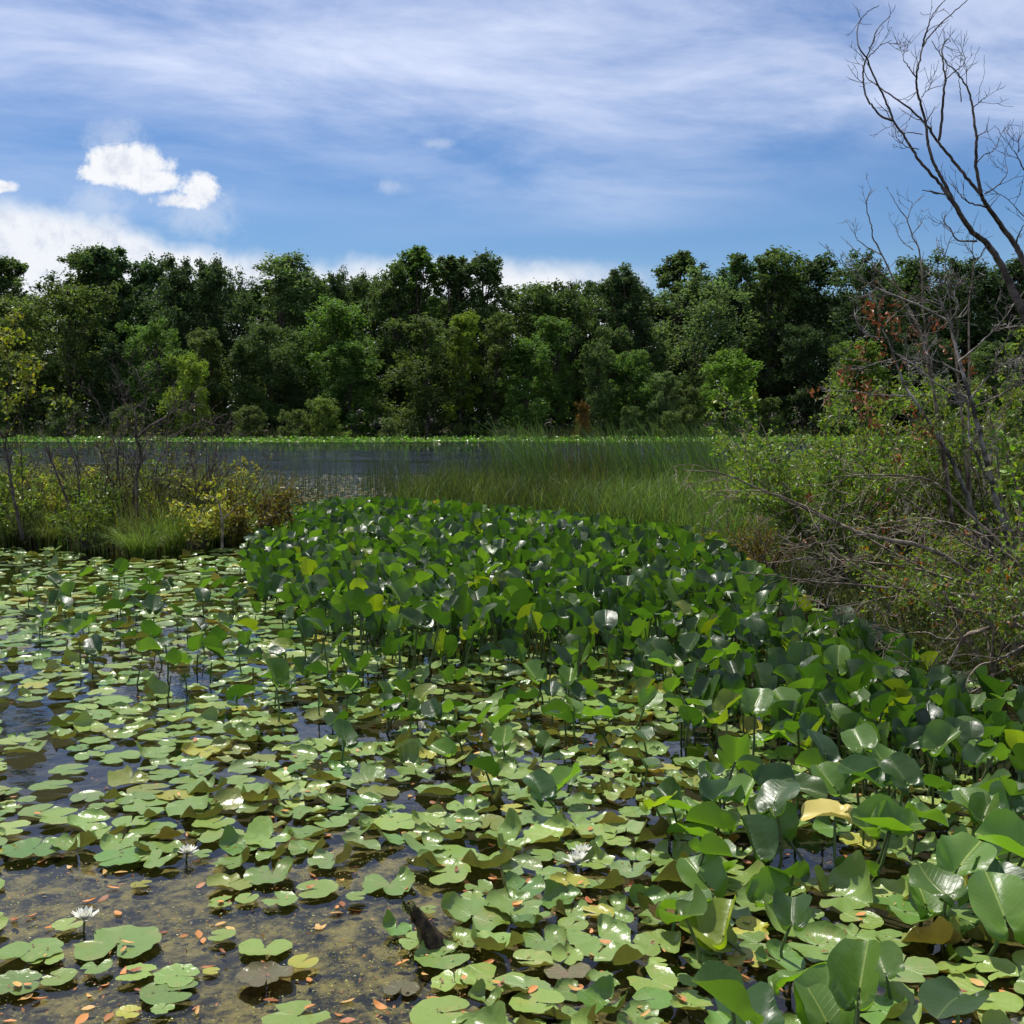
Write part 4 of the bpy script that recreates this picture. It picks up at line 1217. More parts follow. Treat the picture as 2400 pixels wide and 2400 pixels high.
# hand placed pads: photo column, row, width in pixels, tone, shape, turn of the notch
c_a = lambda x, y, w_, *r: (x / 2.415, 1800 + y / 2.415, w_ / 2.415, *r)
c_b = lambda x, y, w_, *r: (800 + x / 2.415, 1800 + y / 2.415, w_ / 2.415, *r)
c_c = lambda x, y, w_, *r: (1600 + x / 2.415, 1700 + y / 2.415, w_ / 2.415, *r)
g_, d_, l_, y_, p_, q_, pa, o_ = 'green', 'deep green', 'light green', 'yellowish', 'purple brown', 'grey green', 'pale', 'olive'
HAND = [c_a(390, 20, 230, g_, 'flat', 10), c_a(290, 112, 235, g_, 'flat', 5), c_a(495, 170, 195, q_, 'flat', -90), c_a(155, 185, 110, g_, 'flat', 20), c_a(60, 135, 130, g_, 'flat', 0),
        c_a(25, 200, 120, pa, 'rim', 180), c_a(840, 130, 240, o_, 'flat', 0), c_a(730, 78, 240, o_, 'tilt', 90), c_a(830, 225, 270, g_, 'flat', 10), c_a(230, 245, 250, g_, 'flat', 60),
        c_a(350, 288, 260, l_, 'flat', 30), c_a(500, 318, 260, g_, 'rim', 10), c_a(70, 352, 220, pa, 'flat', 0), c_a(640, 218, 90, l_, 'flat', 0), c_a(870, 350, 260, g_, 'flat', 0),
        c_a(680, 430, 230, g_, 'rim', 90), c_a(890, 468, 280, g_, 'rim', -80), c_a(1150, 492, 120, g_, 'flat', 0), c_a(1155, 268, 250, g_, 'curl', 30), c_a(1180, 130, 240, g_, 'curl', 60),
        c_a(1420, 130, 230, g_, 'rim', -90), c_a(1210, 325, 250, l_, 'flat', 60), c_a(1260, 400, 260, l_, 'flat', -80), c_a(1360, 458, 260, d_, 'curl', -60), c_a(1535, 500, 190, g_, 'curl', -90),
        c_a(1740, 468, 230, g_, 'curl', -90), c_a(1730, 380, 290, g_, 'rim', 20), c_a(1450, 245, 230, q_, 'rim', 10), c_a(1130, 30, 230, g_, 'rim', 40), c_a(1540, 605, 310, g_, 'rim', 100),
        c_a(1300, 660, 260, o_, 'rim', 60), c_a(1255, 762, 160, l_, 'flat', 20), c_a(1400, 740, 140, l_, 'flat', 70), c_a(1580, 752, 210, g_, 'flat', 150), c_a(1790, 690, 250, l_, 'flat', 200),
        c_a(805, 660, 130, y_, 'flat', 0), c_a(390, 900, 180, pa, 'flat', 60), c_a(165, 1055, 350, g_, 'flat', -95), c_a(665, 1000, 470, g_, 'flat', -85), c_a(262, 1095, 190, l_, 'flat', -90),
        c_a(95, 1232, 290, g_, 'flat', 20), c_a(335, 1185, 200, l_, 'flat', 160), c_a(550, 1140, 180, g_, 'flat', 100), c_a(768, 1165, 230, l_, 'flat', 180), c_a(1000, 1180, 260, g_, 'flat', 0),
        c_a(960, 1265, 330, g_, 'flat', 5), c_a(920, 1378, 130, g_, 'flat', 80), c_a(1255, 960, 160, l_, 'flat', 180), c_a(1500, 1015, 290, l_, 'flat', 92), c_a(1510, 1195, 320, p_, 'rim', -80),
        c_a(1715, 1108, 180, y_, 'flat', 60), c_a(730, 1397, 150, y_, 'flat', 10), c_a(1690, 1420, 390, l_, 'flat', 40), c_a(1195, 1147, 100, y_, 'flat', 0),
        c_b(275, 650, 330, g_, 'rim', 95), c_b(85, 742, 120, l_, 'flat', 0), c_b(495, 800, 110, l_, 'flat', 0), c_b(312, 915, 190, d_, 'curl', 85), c_b(870, 1005, 350, g_, 'curl', -40),
        c_b(1150, 975, 290, g_, 'rim', 100), c_b(1460, 965, 390, g_, 'rim', 120), c_b(1800, 1010, 300, l_, 'rim', -85), c_b(860, 1190, 380, l_, 'flat', 60), c_b(1280, 1150, 260, p_, 'flat', 95),
        c_b(338, 1245, 205, p_, 'flat', -95), c_b(570, 1395, 370, l_, 'flat', 10), c_b(1110, 1345, 310, l_, 'flat', -20), c_b(850, 1425, 190, g_, 'flat', 90), c_b(1790, 1115, 130, l_, 'flat', 0),
        c_b(1200, 610, 200, g_, 'flat', 10), c_b(1120, 495, 200, g_, 'flat', 180), c_b(910, 390, 300, g_, 'cup', -90), c_b(620, 492, 300, g_, 'flat', -100), c_b(840, 540, 350, g_, 'curl', 20),
        c_b(620, 400, 210, g_, 'curl', 0), c_b(95, 440, 260, q_, 'tilt', 200), c_b(275, 410, 190, d_, 'tilt', 0), c_b(320, 310, 280, l_, 'flat', 30), c_b(60, 272, 130, g_, 'curl', 0),
        c_b(190, 250, 150, g_, 'tilt', 60), c_b(840, 120, 250, g_, 'rim', 0), c_b(1040, 175, 200, g_, 'rim', 0), c_b(560, 135, 290, g_, 'rim', 0), c_b(830, 190, 210, g_, 'curl', 60),
        c_b(690, 212, 190, g_, 'rim', 100), c_b(970, 242, 150, y_, 'flat', 0), c_b(1040, 282, 230, g_, 'flat', 30), c_b(1160, 312, 150, g_, 'flat', 0), c_b(1380, 442, 240, g_, 'rim', 60),
        c_b(1570, 430, 160, l_, 'flat', 0), c_b(1470, 670, 290, g_, 'curl', 100), c_b(1550, 792, 200, g_, 'curl', 130), c_b(1010, 690, 300, d_, 'cup', 60), c_b(1255, 745, 250, d_, 'cup', 0),
        c_b(1120, 835, 130, g_, 'flat', 60), c_b(740, 722, 120, l_, 'flat', 90), c_b(1490, 1350, 320, d_, 'cup', 40), c_b(1705, 1425, 240, g_, 'rim', 0),
        c_c(980, 1200, 280, g_, 'rim', 60), c_c(430, 1235, 260, g_, 'rim', 20), c_c(1190, 1220, 210, g_, 'flat', 0), c_c(730, 1062, 150, g_, 'flat', 0), c_c(1690, 1520, 430, l_, 'flat', 30),
        c_c(1240, 1370, 380, q_, 'flat', 60), c_c(985, 1402, 190, y_, 'flat', 0), c_c(110, 1350, 260, g_, 'rim', 0), c_c(50, 1530, 120, g_, 'flat', 0), c_c(1640, 1312, 190, g_, 'flat', 0),
        c_c(80, 1440, 220, g_, 'flat', 100), c_c(210, 780, 150, g_, 'rim', 0), c_c(330, 720, 180, g_, 'rim', 60), c_c(300, 830, 150, l_, 'flat', 0), c_c(640, 560, 200, g_, 'rim', 0)]
pads = []
for px, py, wd, tone, shape, turn in HAND:
    c = G(px, py, 0.01)
    dist = np.linalg.norm(c - EYEP)
    pads.append([c[0], c[1], wd / 2 * proj(c)[2] / F_PX, tone, shape, R(turn), True])

# open places without pads, photo outlines
OPEN = [[(-50, 2015), (250, 2012), (520, 2030), (760, 2025), (900, 1985), (960, 1960), (1010, 2050), (1080, 2090), (900, 2200), (1000, 2260), (1090, 2320), (1050, 2500), (-50, 2500)],
        [(1540, 2290), (1640, 2250), (1800, 2260), (2000, 2290), (2060, 2420), (1960, 2450), (1700, 2350)],
        [(0, 1650), (130, 1640), (170, 1690), (60, 1720), (0, 1725)], [(0, 1760), (250, 1780), (420, 1840), (330, 1860), (60, 1840), (0, 1860)], [(-20, 1900), (150, 1905), (230, 1960), (80, 1985), (-20, 2000)],
        [(250, 1740), (370, 1735), (430, 1760), (300, 1775)], [(700, 1700), (900, 1695), (980, 1730), (820, 1745), (720, 1740)], [(1700, 1950), (1900, 1930), (2150, 2050), (2060, 2120), (1820, 2060)],
        [(1500, 1720), (1640, 1700), (1690, 1740), (1600, 1790)], [(350, 1560), (440, 1550), (450, 1640), (380, 1640)], [(0, 1560), (90, 1550), (80, 1580), (0, 1590)], [(880, 1860), (1010, 1850), (1060, 1890), (950, 1910)]]
SPAT_ZONE = [(650, 1195), (800, 1178), (1000, 1180), (1200, 1200), (1450, 1225), (1680, 1258), (1735, 1310), (1830, 1375), (1960, 1440), (2100, 1510), (2230, 1580), (2420, 1660), (2420, 1830), (2150, 1790), (1900, 1730), (1700, 1650),
             (1500, 1570), (1330, 1555), (1150, 1535), (960, 1545), (830, 1500), (680, 1450), (600, 1380), (560, 1300), (600, 1240)]
PXS, PYS = [], []
LANES = []


def free_of(x, y, r, k=0.80):
    if not len(PXS):
        return True
    a = np.array(PXS), np.array(PYS), np.array(LANES)
    return bool(np.all((a[0] - x) ** 2 + (a[1] - y) ** 2 > ((a[2] + r) * k) ** 2))


for q in pads:
    PXS.append(q[0]); PYS.append(q[1]); LANES.append(q[2])
tries = 0
tones = list(TONE)
for layer, (count, k) in enumerate(((6500, 0.82), (5200, 0.62), (1900, 0.76))):
    for _ in range(count):
        py = 1282 + (2440 - 1282) * rng.uniform() ** 1.25 if layer < 2 else rng.uniform(1285, 1560)
        px = rng.uniform(-60, 2460)
        c = G(px, py, 0.01)
        # keep to the water
        if poly_sd(c[0], c[1], LEFT_BANK) > -0.25 or poly_sd(c[0], c[1], RIGHT_BANK) > -0.3:
            continue
        if any(in_poly(px, py, o) for o in OPEN):
            continue
        inside = in_poly(px, py - 20, SPAT_ZONE)
        if inside and (rng.uniform() < 0.75 or px > 1850):
            continue
        if px > 1650 and py < 1800 and rng.uniform() < 0.6:
            continue
        if vnoise(c[0], c[1], 2.1, 9.0) + 0.5 * vnoise(c[0], c[1], 5.0, 3.0) < (-0.40 if (py > 1500 and px < 800) else -0.75) and rng.uniform() < 0.85:
            continue
        r = rng.choice([0.055, 0.08, 0.10, 0.115], p=[0.18, 0.36, 0.32, 0.14]) * rng.uniform(0.85, 1.15)
        r *= 1.12 if py < 1500 else 1 + 0.22 * float(sstep(1850, 2150, py))
        if not free_of(c[0], c[1], r, k):
            continue
        mid = sstep(1540, 1700, py) * sstep(380, 700, px)
        tone = rng.choice(['green', 'deep green', 'light green', 'grey green', 'yellowish', 'pale', 'olive', 'purple brown'], p=[0.42, 0.14, 0.22, 0.08, 0.035, 0.05, 0.05, 0.005])
        shape = rng.choice(['flat', 'rim', 'curl', 'tilt', 'cup'], p=[0.52 - 0.40 * mid, 0.29 + 0.08 * mid, 0.12 + 0.19 * mid, 0.05 + 0.08 * mid, 0.02 + 0.05 * mid])
        pads.append([c[0], c[1], r, tone, shape, rng.uniform(0, 6.28), False])
        PXS.append(c[0]); PYS.append(c[1]); LANES.append(r)

STUMP = G(1020, 2225)
FLOWERS = [(200, 2172, 0.058, 0.022), (440, 2006, 0.048, 0.008), (1352, 2036, 0.062, 0.02), (1364, 2012, 0.050, 0.02)]
FLOWER_P = [G(a, b, 0.02) for a, b, _, _ in FLOWERS]
for q in pads:
    p = np.array([q[0], q[1], 0.01])
    px, py, dep = proj(p)
    q += [float(px), float(py), q[2] * F_PX / dep]
order = sorted(range(len(pads)), key=lambda k: -(pads[k][9] * (1.0 if -10 < pads[k][7] < 2410 and pads[k][8] < 2405 else 0.0)) - (6 if pads[k][6] else 0))
SINGLE = set(order[:300])
far_mb = MB()
pad_z = {}
WORDS = {'flat': 'flat', 'rim': 'gently lipped', 'curl': 'curled edged', 'tilt': 'half lifted', 'cup': 'standing folded'}


def place_words(x, y, px, py):
    if math.hypot(x - STUMP[0], y - STUMP[1]) < 0.30:
        return 'beside the leaning stump'
    for f in FLOWER_P:
        if math.hypot(x - f[0], y - f[1]) < 0.26:
            return 'next to a white water lily flower'
    if in_poly(px, py, OPEN[0]):
        return 'over the algae covered shallows'
    if in_poly(px, py, OPEN[1]):
        return 'on dark open water below the big raised leaves'
    if px > 1500 and py > 1780:
        return 'between the big raised spatterdock leaves'
    if in_poly(px, py - 25, SPAT_ZONE):
        return 'under the dense spatterdock patch'
    if py < 1400:
        return 'in the crowded water off the sedge bank'
    if px < 620 and py < 1620:
        return 'near the scattered upright leaves off the bank'
    if py < 1720:
        return 'along the front of the spatterdock patch'
    if px < 640:
        return 'on dark water by the algae shallows'
    return 'in the crowded middle of the pads'


seen_w = {}
for k, q in enumerate(pads):
    x, y, r, tone, shape, turn, hand, px, py, wpx = q
    z = 0.006 + (rng.uniform(0, 0.018) if not hand else rng.uniform(0.002, 0.016))
    pad_z[k] = z
    idx = int(rng.integers(0, len(PAD[shape])))
    tint = np.array(TONE[tone]) * math.exp(rng.normal() * 0.10)
    tl = rng.normal(size=2) * (0.02 if shape == 'flat' else 0.06)
    if k in SINGLE:
        o = put('lily_pad', PADMESH[shape][idx])
        o.location = (x, y, z)
        o.rotation_euler = (tl[0], tl[1], turn)
        o.scale = (r, r, r)
        o.color = (*tint, 1)
        size = 'small' if r < 0.075 else 'large' if r > 0.115 else 'mid sized'
        tag(o, f'{size} {tone} {WORDS[shape]} lily pad {place_words(x, y, px, py)}', 'lily pad', 'lily pads floating on the pond')
    else:
        V, F, lc = PAD[shape][idx]
        rot = np.array(Matrix.Rotation(turn, 3, 'Z') @ Matrix.Rotation(tl[0], 3, 'X') @ Matrix.Rotation(tl[1], 3, 'Y'))
        far_mb.add(V @ rot.T * r + [x, y, z], F, tint, lc + [0, 0, k * 0.37])
o = far_mb.build('lily_pads', M_PAD)
tag(o, 'crowd of smaller lily pads filling the pond surface', 'lily pads', kind='stuff')


# ------------------------------------------------------------------ spatterdock: heart leaves held up on stems
def heart_mesh(fold, recurve, wave, seed):
    g = np.random.default_rng(seed)
    key = np.radians([0, 12, 25, 40, 60, 85, 110, 135, 152, 162, 169])
    val = np.array([1.0, 0.99, 0.945, 0.86, 0.73, 0.62, 0.57, 0.57, 0.55, 0.48, 0.36]) * (1 + g.normal(size=11) * 0.02)
    phi = np.linspace(-np.radians(169), np.radians(169), 37)
    Rr = np.interp(np.abs(phi), key, val) * (1 + 0.02 * np.sin(9 * phi + g.uniform(0, 6)))
    if seed % 3 == 0:
        k = int(g.integers(5, 32))
        Rr[k - 1:k + 2] *= [0.88, 0.66, 0.9]
    Rr = Rr * (1 + g.normal(size=37) * 0.012)
    rings = [0.04, 0.28, 0.52, 0.74, 0.90, 1.0]
    ph = g.uniform(0, 6.28, 3)
    V, L = [], []
    for t_ in rings:
        x, y = Rr * t_ * np.sin(phi), Rr * t_ * np.cos(phi)
        z = fold * (np.sqrt(x * x + 0.012) - 0.11) - recurve * np.clip(y, 0, None) ** 2 + wave * t_ ** 3 * (np.sin(3 * phi + ph[0]) + 0.6 * np.sin(5 * phi + ph[1]))
        z = z + np.clip(-y, 0, None) * g.uniform(-0.3, 0.5)
        V.append(np.c_[x * (1 - 0.22 * min(fold, 1.5)), y, z])
        L.append(np.c_[x, y, np.full(37, seed * 0.61 % 1)])
    i = np.arange(36)
    n = 37
    F = np.concatenate([np.c_[k * n + i, k * n + i + 1, (k + 1) * n + i + 1, (k + 1) * n + i] for k in range(5)])
    return np.concatenate(V), F[:, ::-1], np.concatenate(L)


HEART = [heart_mesh(rng.uniform(0.15, 1.2), rng.uniform(-0.15, 0.35), rng.uniform(0.04, 0.14), int(s)) for s in rng.integers(1, 9999, 24)]
HMESH = []
for V, F, lc in HEART:
    mb = MB()
    mb.add(V, F, (1, 1, 1), lc)
    HMESH.append(mb.mesh('blade', M_SPAT))


def blade_matrix(tip, roll=0.0):
    """rotation that lays local y along tip and keeps the upper side up"""
    d = np.asarray(tip, float)
    d = d / np.linalg.norm(d)
    nrm = np.array([0, 0, 1.0]) - d * d[2]
    if np.linalg.norm(nrm) < 1e-3:
        nrm = np.array([0, -1.0, 0])
    nrm /= np.linalg.norm(nrm)
    x = np.cross(d, nrm)
    c_, s_ = math.cos(roll), math.sin(roll)
    x2 = x * c_ + nrm * s_
    return np.c_[x2, d, np.cross(x2, d)]


def spherical(az, el):
    return np.array([math.cos(az) * math.cos(el), math.sin(az) * math.cos(el), math.sin(el)])


stalks = []   # joint, base, size, tip direction, roll, tint, heart index, hand
# hand placed big raised leaves: photo column and row of the stalk top, blade length in metres, tip azimuth seen in the picture (degrees, 0 = to the side, 90 = away), elevation, stalk foot
BIG = [(1822, 1942, 0.17, 100, 62, (1862, 2068), 0.1, g_), (1768, 1992, 0.17, 105, 58, (1805, 2080), -0.2, d_), (1745, 1868, 0.15, 60, 35, (1770, 1960), 0.3, l_), (2085, 1938, 0.16, 10, 12, (2000, 2065), -0.5, g_),
       (2088, 1945, 0.17, 170, 20, (2010, 2070), 0.3, g_), (1958, 1912, 0.15, 165, 5, (1985, 2105), 0.1, 'yellow'), (1955, 1845, 0.15, 120, 50, (2050, 1945), 0.4, g_), (2045, 1830, 0.17, 150, 30, (2080, 1940), 0.2, d_),
       (2105, 1838, 0.16, 30, 32, (2075, 1930), -0.4, g_), (2255, 2035, 0.19, 15, 20, (2190, 2155), 0.4, l_), (2250, 2030, 0.19, 40, 40, (2188, 2160), -0.3, g_), (2355, 2150, 0.20, 95, 65, (2255, 2245), 0.3, g_),
       (2330, 2110, 0.20, 60, 50, (2210, 2215), -0.4, d_), (1655, 2070, 0.16, 120, 45, (1720, 2140), 0.4, g_), (1640, 1960, 0.15, 160, 20, (1665, 2010), -0.3, g_), (2170, 2120, 0.17, 85, 40, (2160, 2165), -0.3, g_),
       (1695, 2195, 0.16, 60, 55, (1800, 2275), 0.5, 'yellowing'), (1680, 2200, 0.15, 150, 30, (1695, 2260), 0.2, 'yellowing'), (1795, 2105, 0.15, 20, 20, (1830, 2130), -0.4, g_), (1940, 2385, 0.18, 70, 68, (1935, 2420), 0.1, g_),
       (1855, 2300, 0.16, 10, 25, (1860, 2310), 0.5, g_), (1610, 1900, 0.16, 170, 18, (1660, 1965), -0.2, l_), (1535, 1890, 0.13, 20, 15, (1570, 2000), 0.5, 'yellowing'), (2290, 1905, 0.15, 110, 55, (2300, 1990), 0.2, g_),
       (2370, 1880, 0.15, 80, 50, (2380, 1990), 0.2, d_), (2310, 1770, 0.13, 95, 50, (2330, 1850), 0.2, g_), (2190, 1770, 0.15, 80, 50, (2160, 1830), -0.3, d_), (1870, 1745, 0.18, 150, 30, (1960, 1755), 0.3, l_),
       (1790, 1738, 0.15, 20, 25, (1840, 1775), 0.3, g_), (1345, 1655, 0.13, 95, 40, (1362, 1755), -0.6, 'back'), (1388, 1678, 0.13, 10, 15, (1450, 1760), 0.3, l_), (1255, 1590, 0.15, 130, 55, (1275, 1650), 0.2, l_),
       (1335, 1598, 0.14, 80, 50, (1330, 1650), 0.1, l_), (1515, 1648, 0.14, 50, 40, (1470, 1720), -0.6, 'back'), (1560, 1560, 0.14, 170, 25, (1590, 1640), 0.3, g_), (1270, 1860, 0.14, 120, 60, (1290, 1890), 0.2, d_),
       (1320, 1840, 0.13, 40, 35, (1300, 1880), 0.2, g_), (1180, 1740, 0.12, 80, 55, (1200, 1790), 0.1, 'back'), (1045, 1765, 0.12, 150, 20, (1060, 1790), 0.4, 'back'), (1940, 2400, 0.17, 110, 60, (1950, 2430), -0.2, g_),
       (1760, 2420, 0.19, 95, 30, (1770, 2440), 0.0, d_), (2400, 2010, 0.2, 150, 30, (2300, 2130), 0.2, l_), (2090, 1800, 0.15, 130, 40, (2110, 1900), 0.3, g_), (1850, 1660, 0.17, 120, 45, (1880, 1740), 0.3, l_)]
STONE = {g_: (1.15, 1.12, 1.05), d_: (0.75, 0.82, 0.9), l_: (2.3, 1.95, 1.7), 'yellow': (11, 6.0, 2.6), 'yellowing': (3.6, 2.2, 1.0), 'back': (2.0, 1.7, 1.0)}  # light, deep and back tones paint sheen, shade and backlight into leaf colour
for px, py, s, az, el, foot, roll, tone in BIG:
    base = G(foot[0], foot[1], -0.02)
    top_ = P(px, py, max(2.5, base[1] + 0.08 * rng.normal()))
    if top_[2] < 0.04:
        top_ = G(px, py, 0.05)
    stalks.append([top_, base - [0, 0, 0.08], s * 0.90, spherical(R(az), R(el * 0.66)), roll, np.array(STONE[tone]) * (np.array([2.9, 2.5, 2.3]) if tone == g_ else 1.5) * math.exp(rng.normal() * 0.06), int(rng.integers(0, 24)), tone])  # tint raised towards grey, a sheen painted into the big leaves
# the dense patch and scattered upright leaves
taken = []


def upright(px, py, z, s, el, tone=None, minsep=0.10):
    top_ = G(px, py, z)
    if poly_sd(top_[0], top_[1], LEFT_BANK) > 0.1 or poly_sd(top_[0], top_[1], RIGHT_BANK) > 0.5:
        return False
    if taken:
        a = np.array(taken)
        if np.min((a[:, 0] - top_[0]) ** 2 + (a[:, 1] - top_[1]) ** 2) < minsep ** 2:
            return False
    taken.append(top_)
    base = np.array([top_[0] + rng.normal() * 0.12 * z, top_[1] + rng.normal() * 0.12 * z + 0.02, -0.12])
    az = rng.uniform(0, 6.283)
    tn = tone or rng.choice([g_, d_, l_, 'yellowing'], p=[0.38, 0.38, 0.20, 0.04])
    stalks.append([top_, base, s, spherical(az, el), rng.normal() * 0.35, np.array(STONE[tn]) * math.exp(rng.normal() * 0.12), int(rng.integers(0, 24)), tn])
    return True


xs = [p[0] for p in SPAT_ZONE]
cnt = 0
for _ in range(16000):
    t_ = rng.uniform()
    py = 1178 + 600 * t_ ** 1.9
    px = rng.uniform(540, 2420)
    if not in_poly(px, py, SPAT_ZONE):
        continue
    inner = -poly_sd(px, py, SPAT_ZONE)
    if py > 1400 and -inner < 70 and rng.uniform() < 0.75:
        continue
    z = rng.uniform(0.16, 0.42) if _ < 7500 else rng.uniform(0.03, 0.24)
    z *= 0.55 if (px < 720 or py > 1480) else 1
    if upright(px, py, z, rng.uniform(0.095, 0.165), R(rng.uniform(20, 86)), None, 0.108 if _ < 7500 else 0.085):
        cnt += 1
for _ in range(240):
    px, py = rng.uniform(60, 900), rng.uniform(1330, 1640)
    if in_poly(px, py, [(40, 1350), (300, 1330), (600, 1290), (650, 1420), (900, 1560), (760, 1660), (560, 1640), (430, 1560), (150, 1520), (60, 1450)]):
        upright(px, py, rng.uniform(0.06, 0.28), rng.uniform(0.10, 0.14), R(rng.uniform(5, 65)), None, 0.22)
for _ in range(330):
    px, py = rng.uniform(700, 1900), rng.uniform(1480, 1690) if _ < 270 else rng.uniform(1590, 1820)
    upright(px, py, rng.uniform(0.03, 0.17), rng.uniform(0.09, 0.13), R(rng.uniform(0, 60)), None, 0.15 if _ < 270 else 0.3)
for _ in range(70):
    px, py = rng.uniform(1560, 2420), rng.uniform(1830, 2380)
    if not in_poly(px, py, OPEN[1]):
        upright(px, py, rng.uniform(0.05, 0.22), rng.uniform(0.11, 0.155), R(rng.uniform(0, 45)), rng.choice([g_, l_, l_]), 0.24)
for _ in range(200):
    px, py = rng.uniform(1650, 2420), rng.uniform(1640, 1880)
    upright(px, py, rng.uniform(0.08, 0.3), rng.uniform(0.11, 0.15), R(rng.uniform(5, 65)), None, 0.17)
size_px = [st[2] * F_PX / proj(st[0])[2] * (1 if proj(st[0])[0] < 2400 else 0.2) for st in stalks]
# what shows largest and is not buried deep in the patch
order = sorted(range(len(stalks)), key=lambda k: -size_px[k] - (50 if k < len(BIG) else 0))
single = set(order[:300])
bl_far, st_far = MB(), MB()
TW = {g_: 'green', d_: 'dark green', l_: 'sheen tinted pale', 'yellow': 'pale yellow', 'yellowing': 'yellowing', 'back': 'backlit tinted'}  # sheen and backlight named here are leaf tints


def spat_place(px, py):
    if px > 1550 and py > 1780:
        return 'beyond the open dark water' if py < 1900 else 'beside the dark water gap' if py < 2120 else 'above the floating pads and dead leaves'
    if px < 640 and py > 1300:
        return 'scattered among pads off the sedge bank'
    if px > 1750:
        return 'in the shade under the dead bush'
    if py > 1560:
        return 'standing alone in front of the dense patch'
    if py > 1450:
        return 'along the front edge of the dense patch'
    return 'in the thick of the dense patch'


for k, (top_, base, s, tip, roll, tint, hi, tn) in enumerate(stalks):
    Mx = blade_matrix(tip, roll)
    V, F, lc = HEART[hi]
    mid = (top_ + base) / 2 + np.r_[rng.normal(size=2) * 0.02, 0]
    curve = spline([base, mid, top_], 6)
    rad = np.linspace(0.0075, 0.0055, 6) * (s / 0.13) ** 0.5
    stint = vary(1, (1, 1, 1), 0.15)[0]
    if k in single:
        px, py, _ = proj(top_)
        el = math.degrees(math.asin(tip[2]))
        pose = 'upright' if el > 55 else 'slanting' if el > 25 else 'level'
        size = 'big' if s > 0.135 else 'small' if s < 0.115 else 'mid sized'
        th = thing('spatterdock_leaf', base, f'{size} {pose} {TW[tn]} spatterdock leaf {spat_place(px, py)}', 'spatterdock', 'spatterdock leaves raised above the water')
        o = put('blade', HMESH[hi], th)
        mw = Matrix([list(map(float, r_)) for r_ in Mx]).to_4x4()
        o.rotation_mode = 'QUATERNION'
        o.rotation_quaternion = mw.to_quaternion()
        o.location = Vector(top_) - Vector(base)
        o.scale = (s, s, s)
        o.color = (*tint, 1)
        if tn == 'yellow':
            o.color = (1, 1, 1, 1)
            o.material_slots[0].link = 'OBJECT'
            o.material_slots[0].material = M_YLEAF
        mb = MB()
        tube(mb, curve, rad, 5, stint)
        mb.build('stem', M_STEM, th)
    else:
        bl_far.add((V * s) @ Mx.T + top_, F, tint, lc + [0, 0, k * 0.21])
        tube(st_far, curve[::2], rad[::2], 3, stint)
th = thing('spatterdock_patch', G(1200, 1300), 'dense mass of smaller spatterdock leaves filling the patch', 'spatterdock')
th['kind'] = 'stuff'
bl_far.build('blades', M_SPAT, th)['kind'] = 'stuff'
st_far.build('stem_thicket', M_STEM, th)['kind'] = 'stuff'

# ------------------------------------------------------------------ flowers
for k, ((px, py, r, h), p) in enumerate(zip(FLOWERS, FLOWER_P)):
    lab = ['open white water lily flower standing above a notched pad', 'white water lily flower between pads at the shallows', 'large spiky white water lily flower among crowded pads',
           'smaller white water lily flower touching the spiky one'][k]
    th = thing('water_lily_flower', p, lab, 'flower', 'white water lily flowers')
    base = p + [0, 0, h]
    for nm, n, el0, ln in (('outer_petals', 9, 25, 1.0), ('middle_petals', 8, 48, 0.9), ('inner_petals', 7, 68, 0.72)):
        for j in range(n):
            mb = MB()
            az = 2 * np.pi * (j + 0.3 * rng.uniform()) / n
            tip = spherical(az, R(el0 + rng.normal() * 7))
            Mx = blade_matrix(tip)
            ts = np.linspace(0, 1, 5)
            wdt = np.array([0.06, 0.16, 0.20, 0.14, 0.015])
            row = np.stack([np.c_[-wdt, ts, 0.05 * ts ** 2 + 0.06], np.c_[0 * wdt, ts, 0.16 * ts ** 2], np.c_[wdt, ts, 0.05 * ts ** 2 + 0.06]], 1).reshape(-1, 3)
            a = np.arange(4)[:, None] * 3
            F = np.concatenate([np.c_[a, a + 1, a + 4, a + 3], np.c_[a + 1, a + 2, a + 5, a + 4]])
            mb.add((row * r * ln) @ Mx.T + base, F, np.array([1, 1, 1]) * rng.uniform(0.9, 1.05))
            mb.build('petal', M_PETAL, th)
    mb = MB()
    for j in range(22):
        d = spherical(rng.uniform(0, 6.28), R(rng.uniform(45, 90)))
        tube(mb, np.array([base, base + d * r * 0.28, base + d * r * 0.42 + [0, 0, 0.002]]), [0.0016, 0.0014, 0.001], 3)
    mb.build('stamens', M_YELLOW, th)
    mb = MB()
    tube(mb, np.array([base - [0.01, 0, h + 0.06], base - [0.004, 0, h * 0.5], base]), [0.004, 0.004, 0.006], 6)
    mb.build('stem', M_STEM, th)
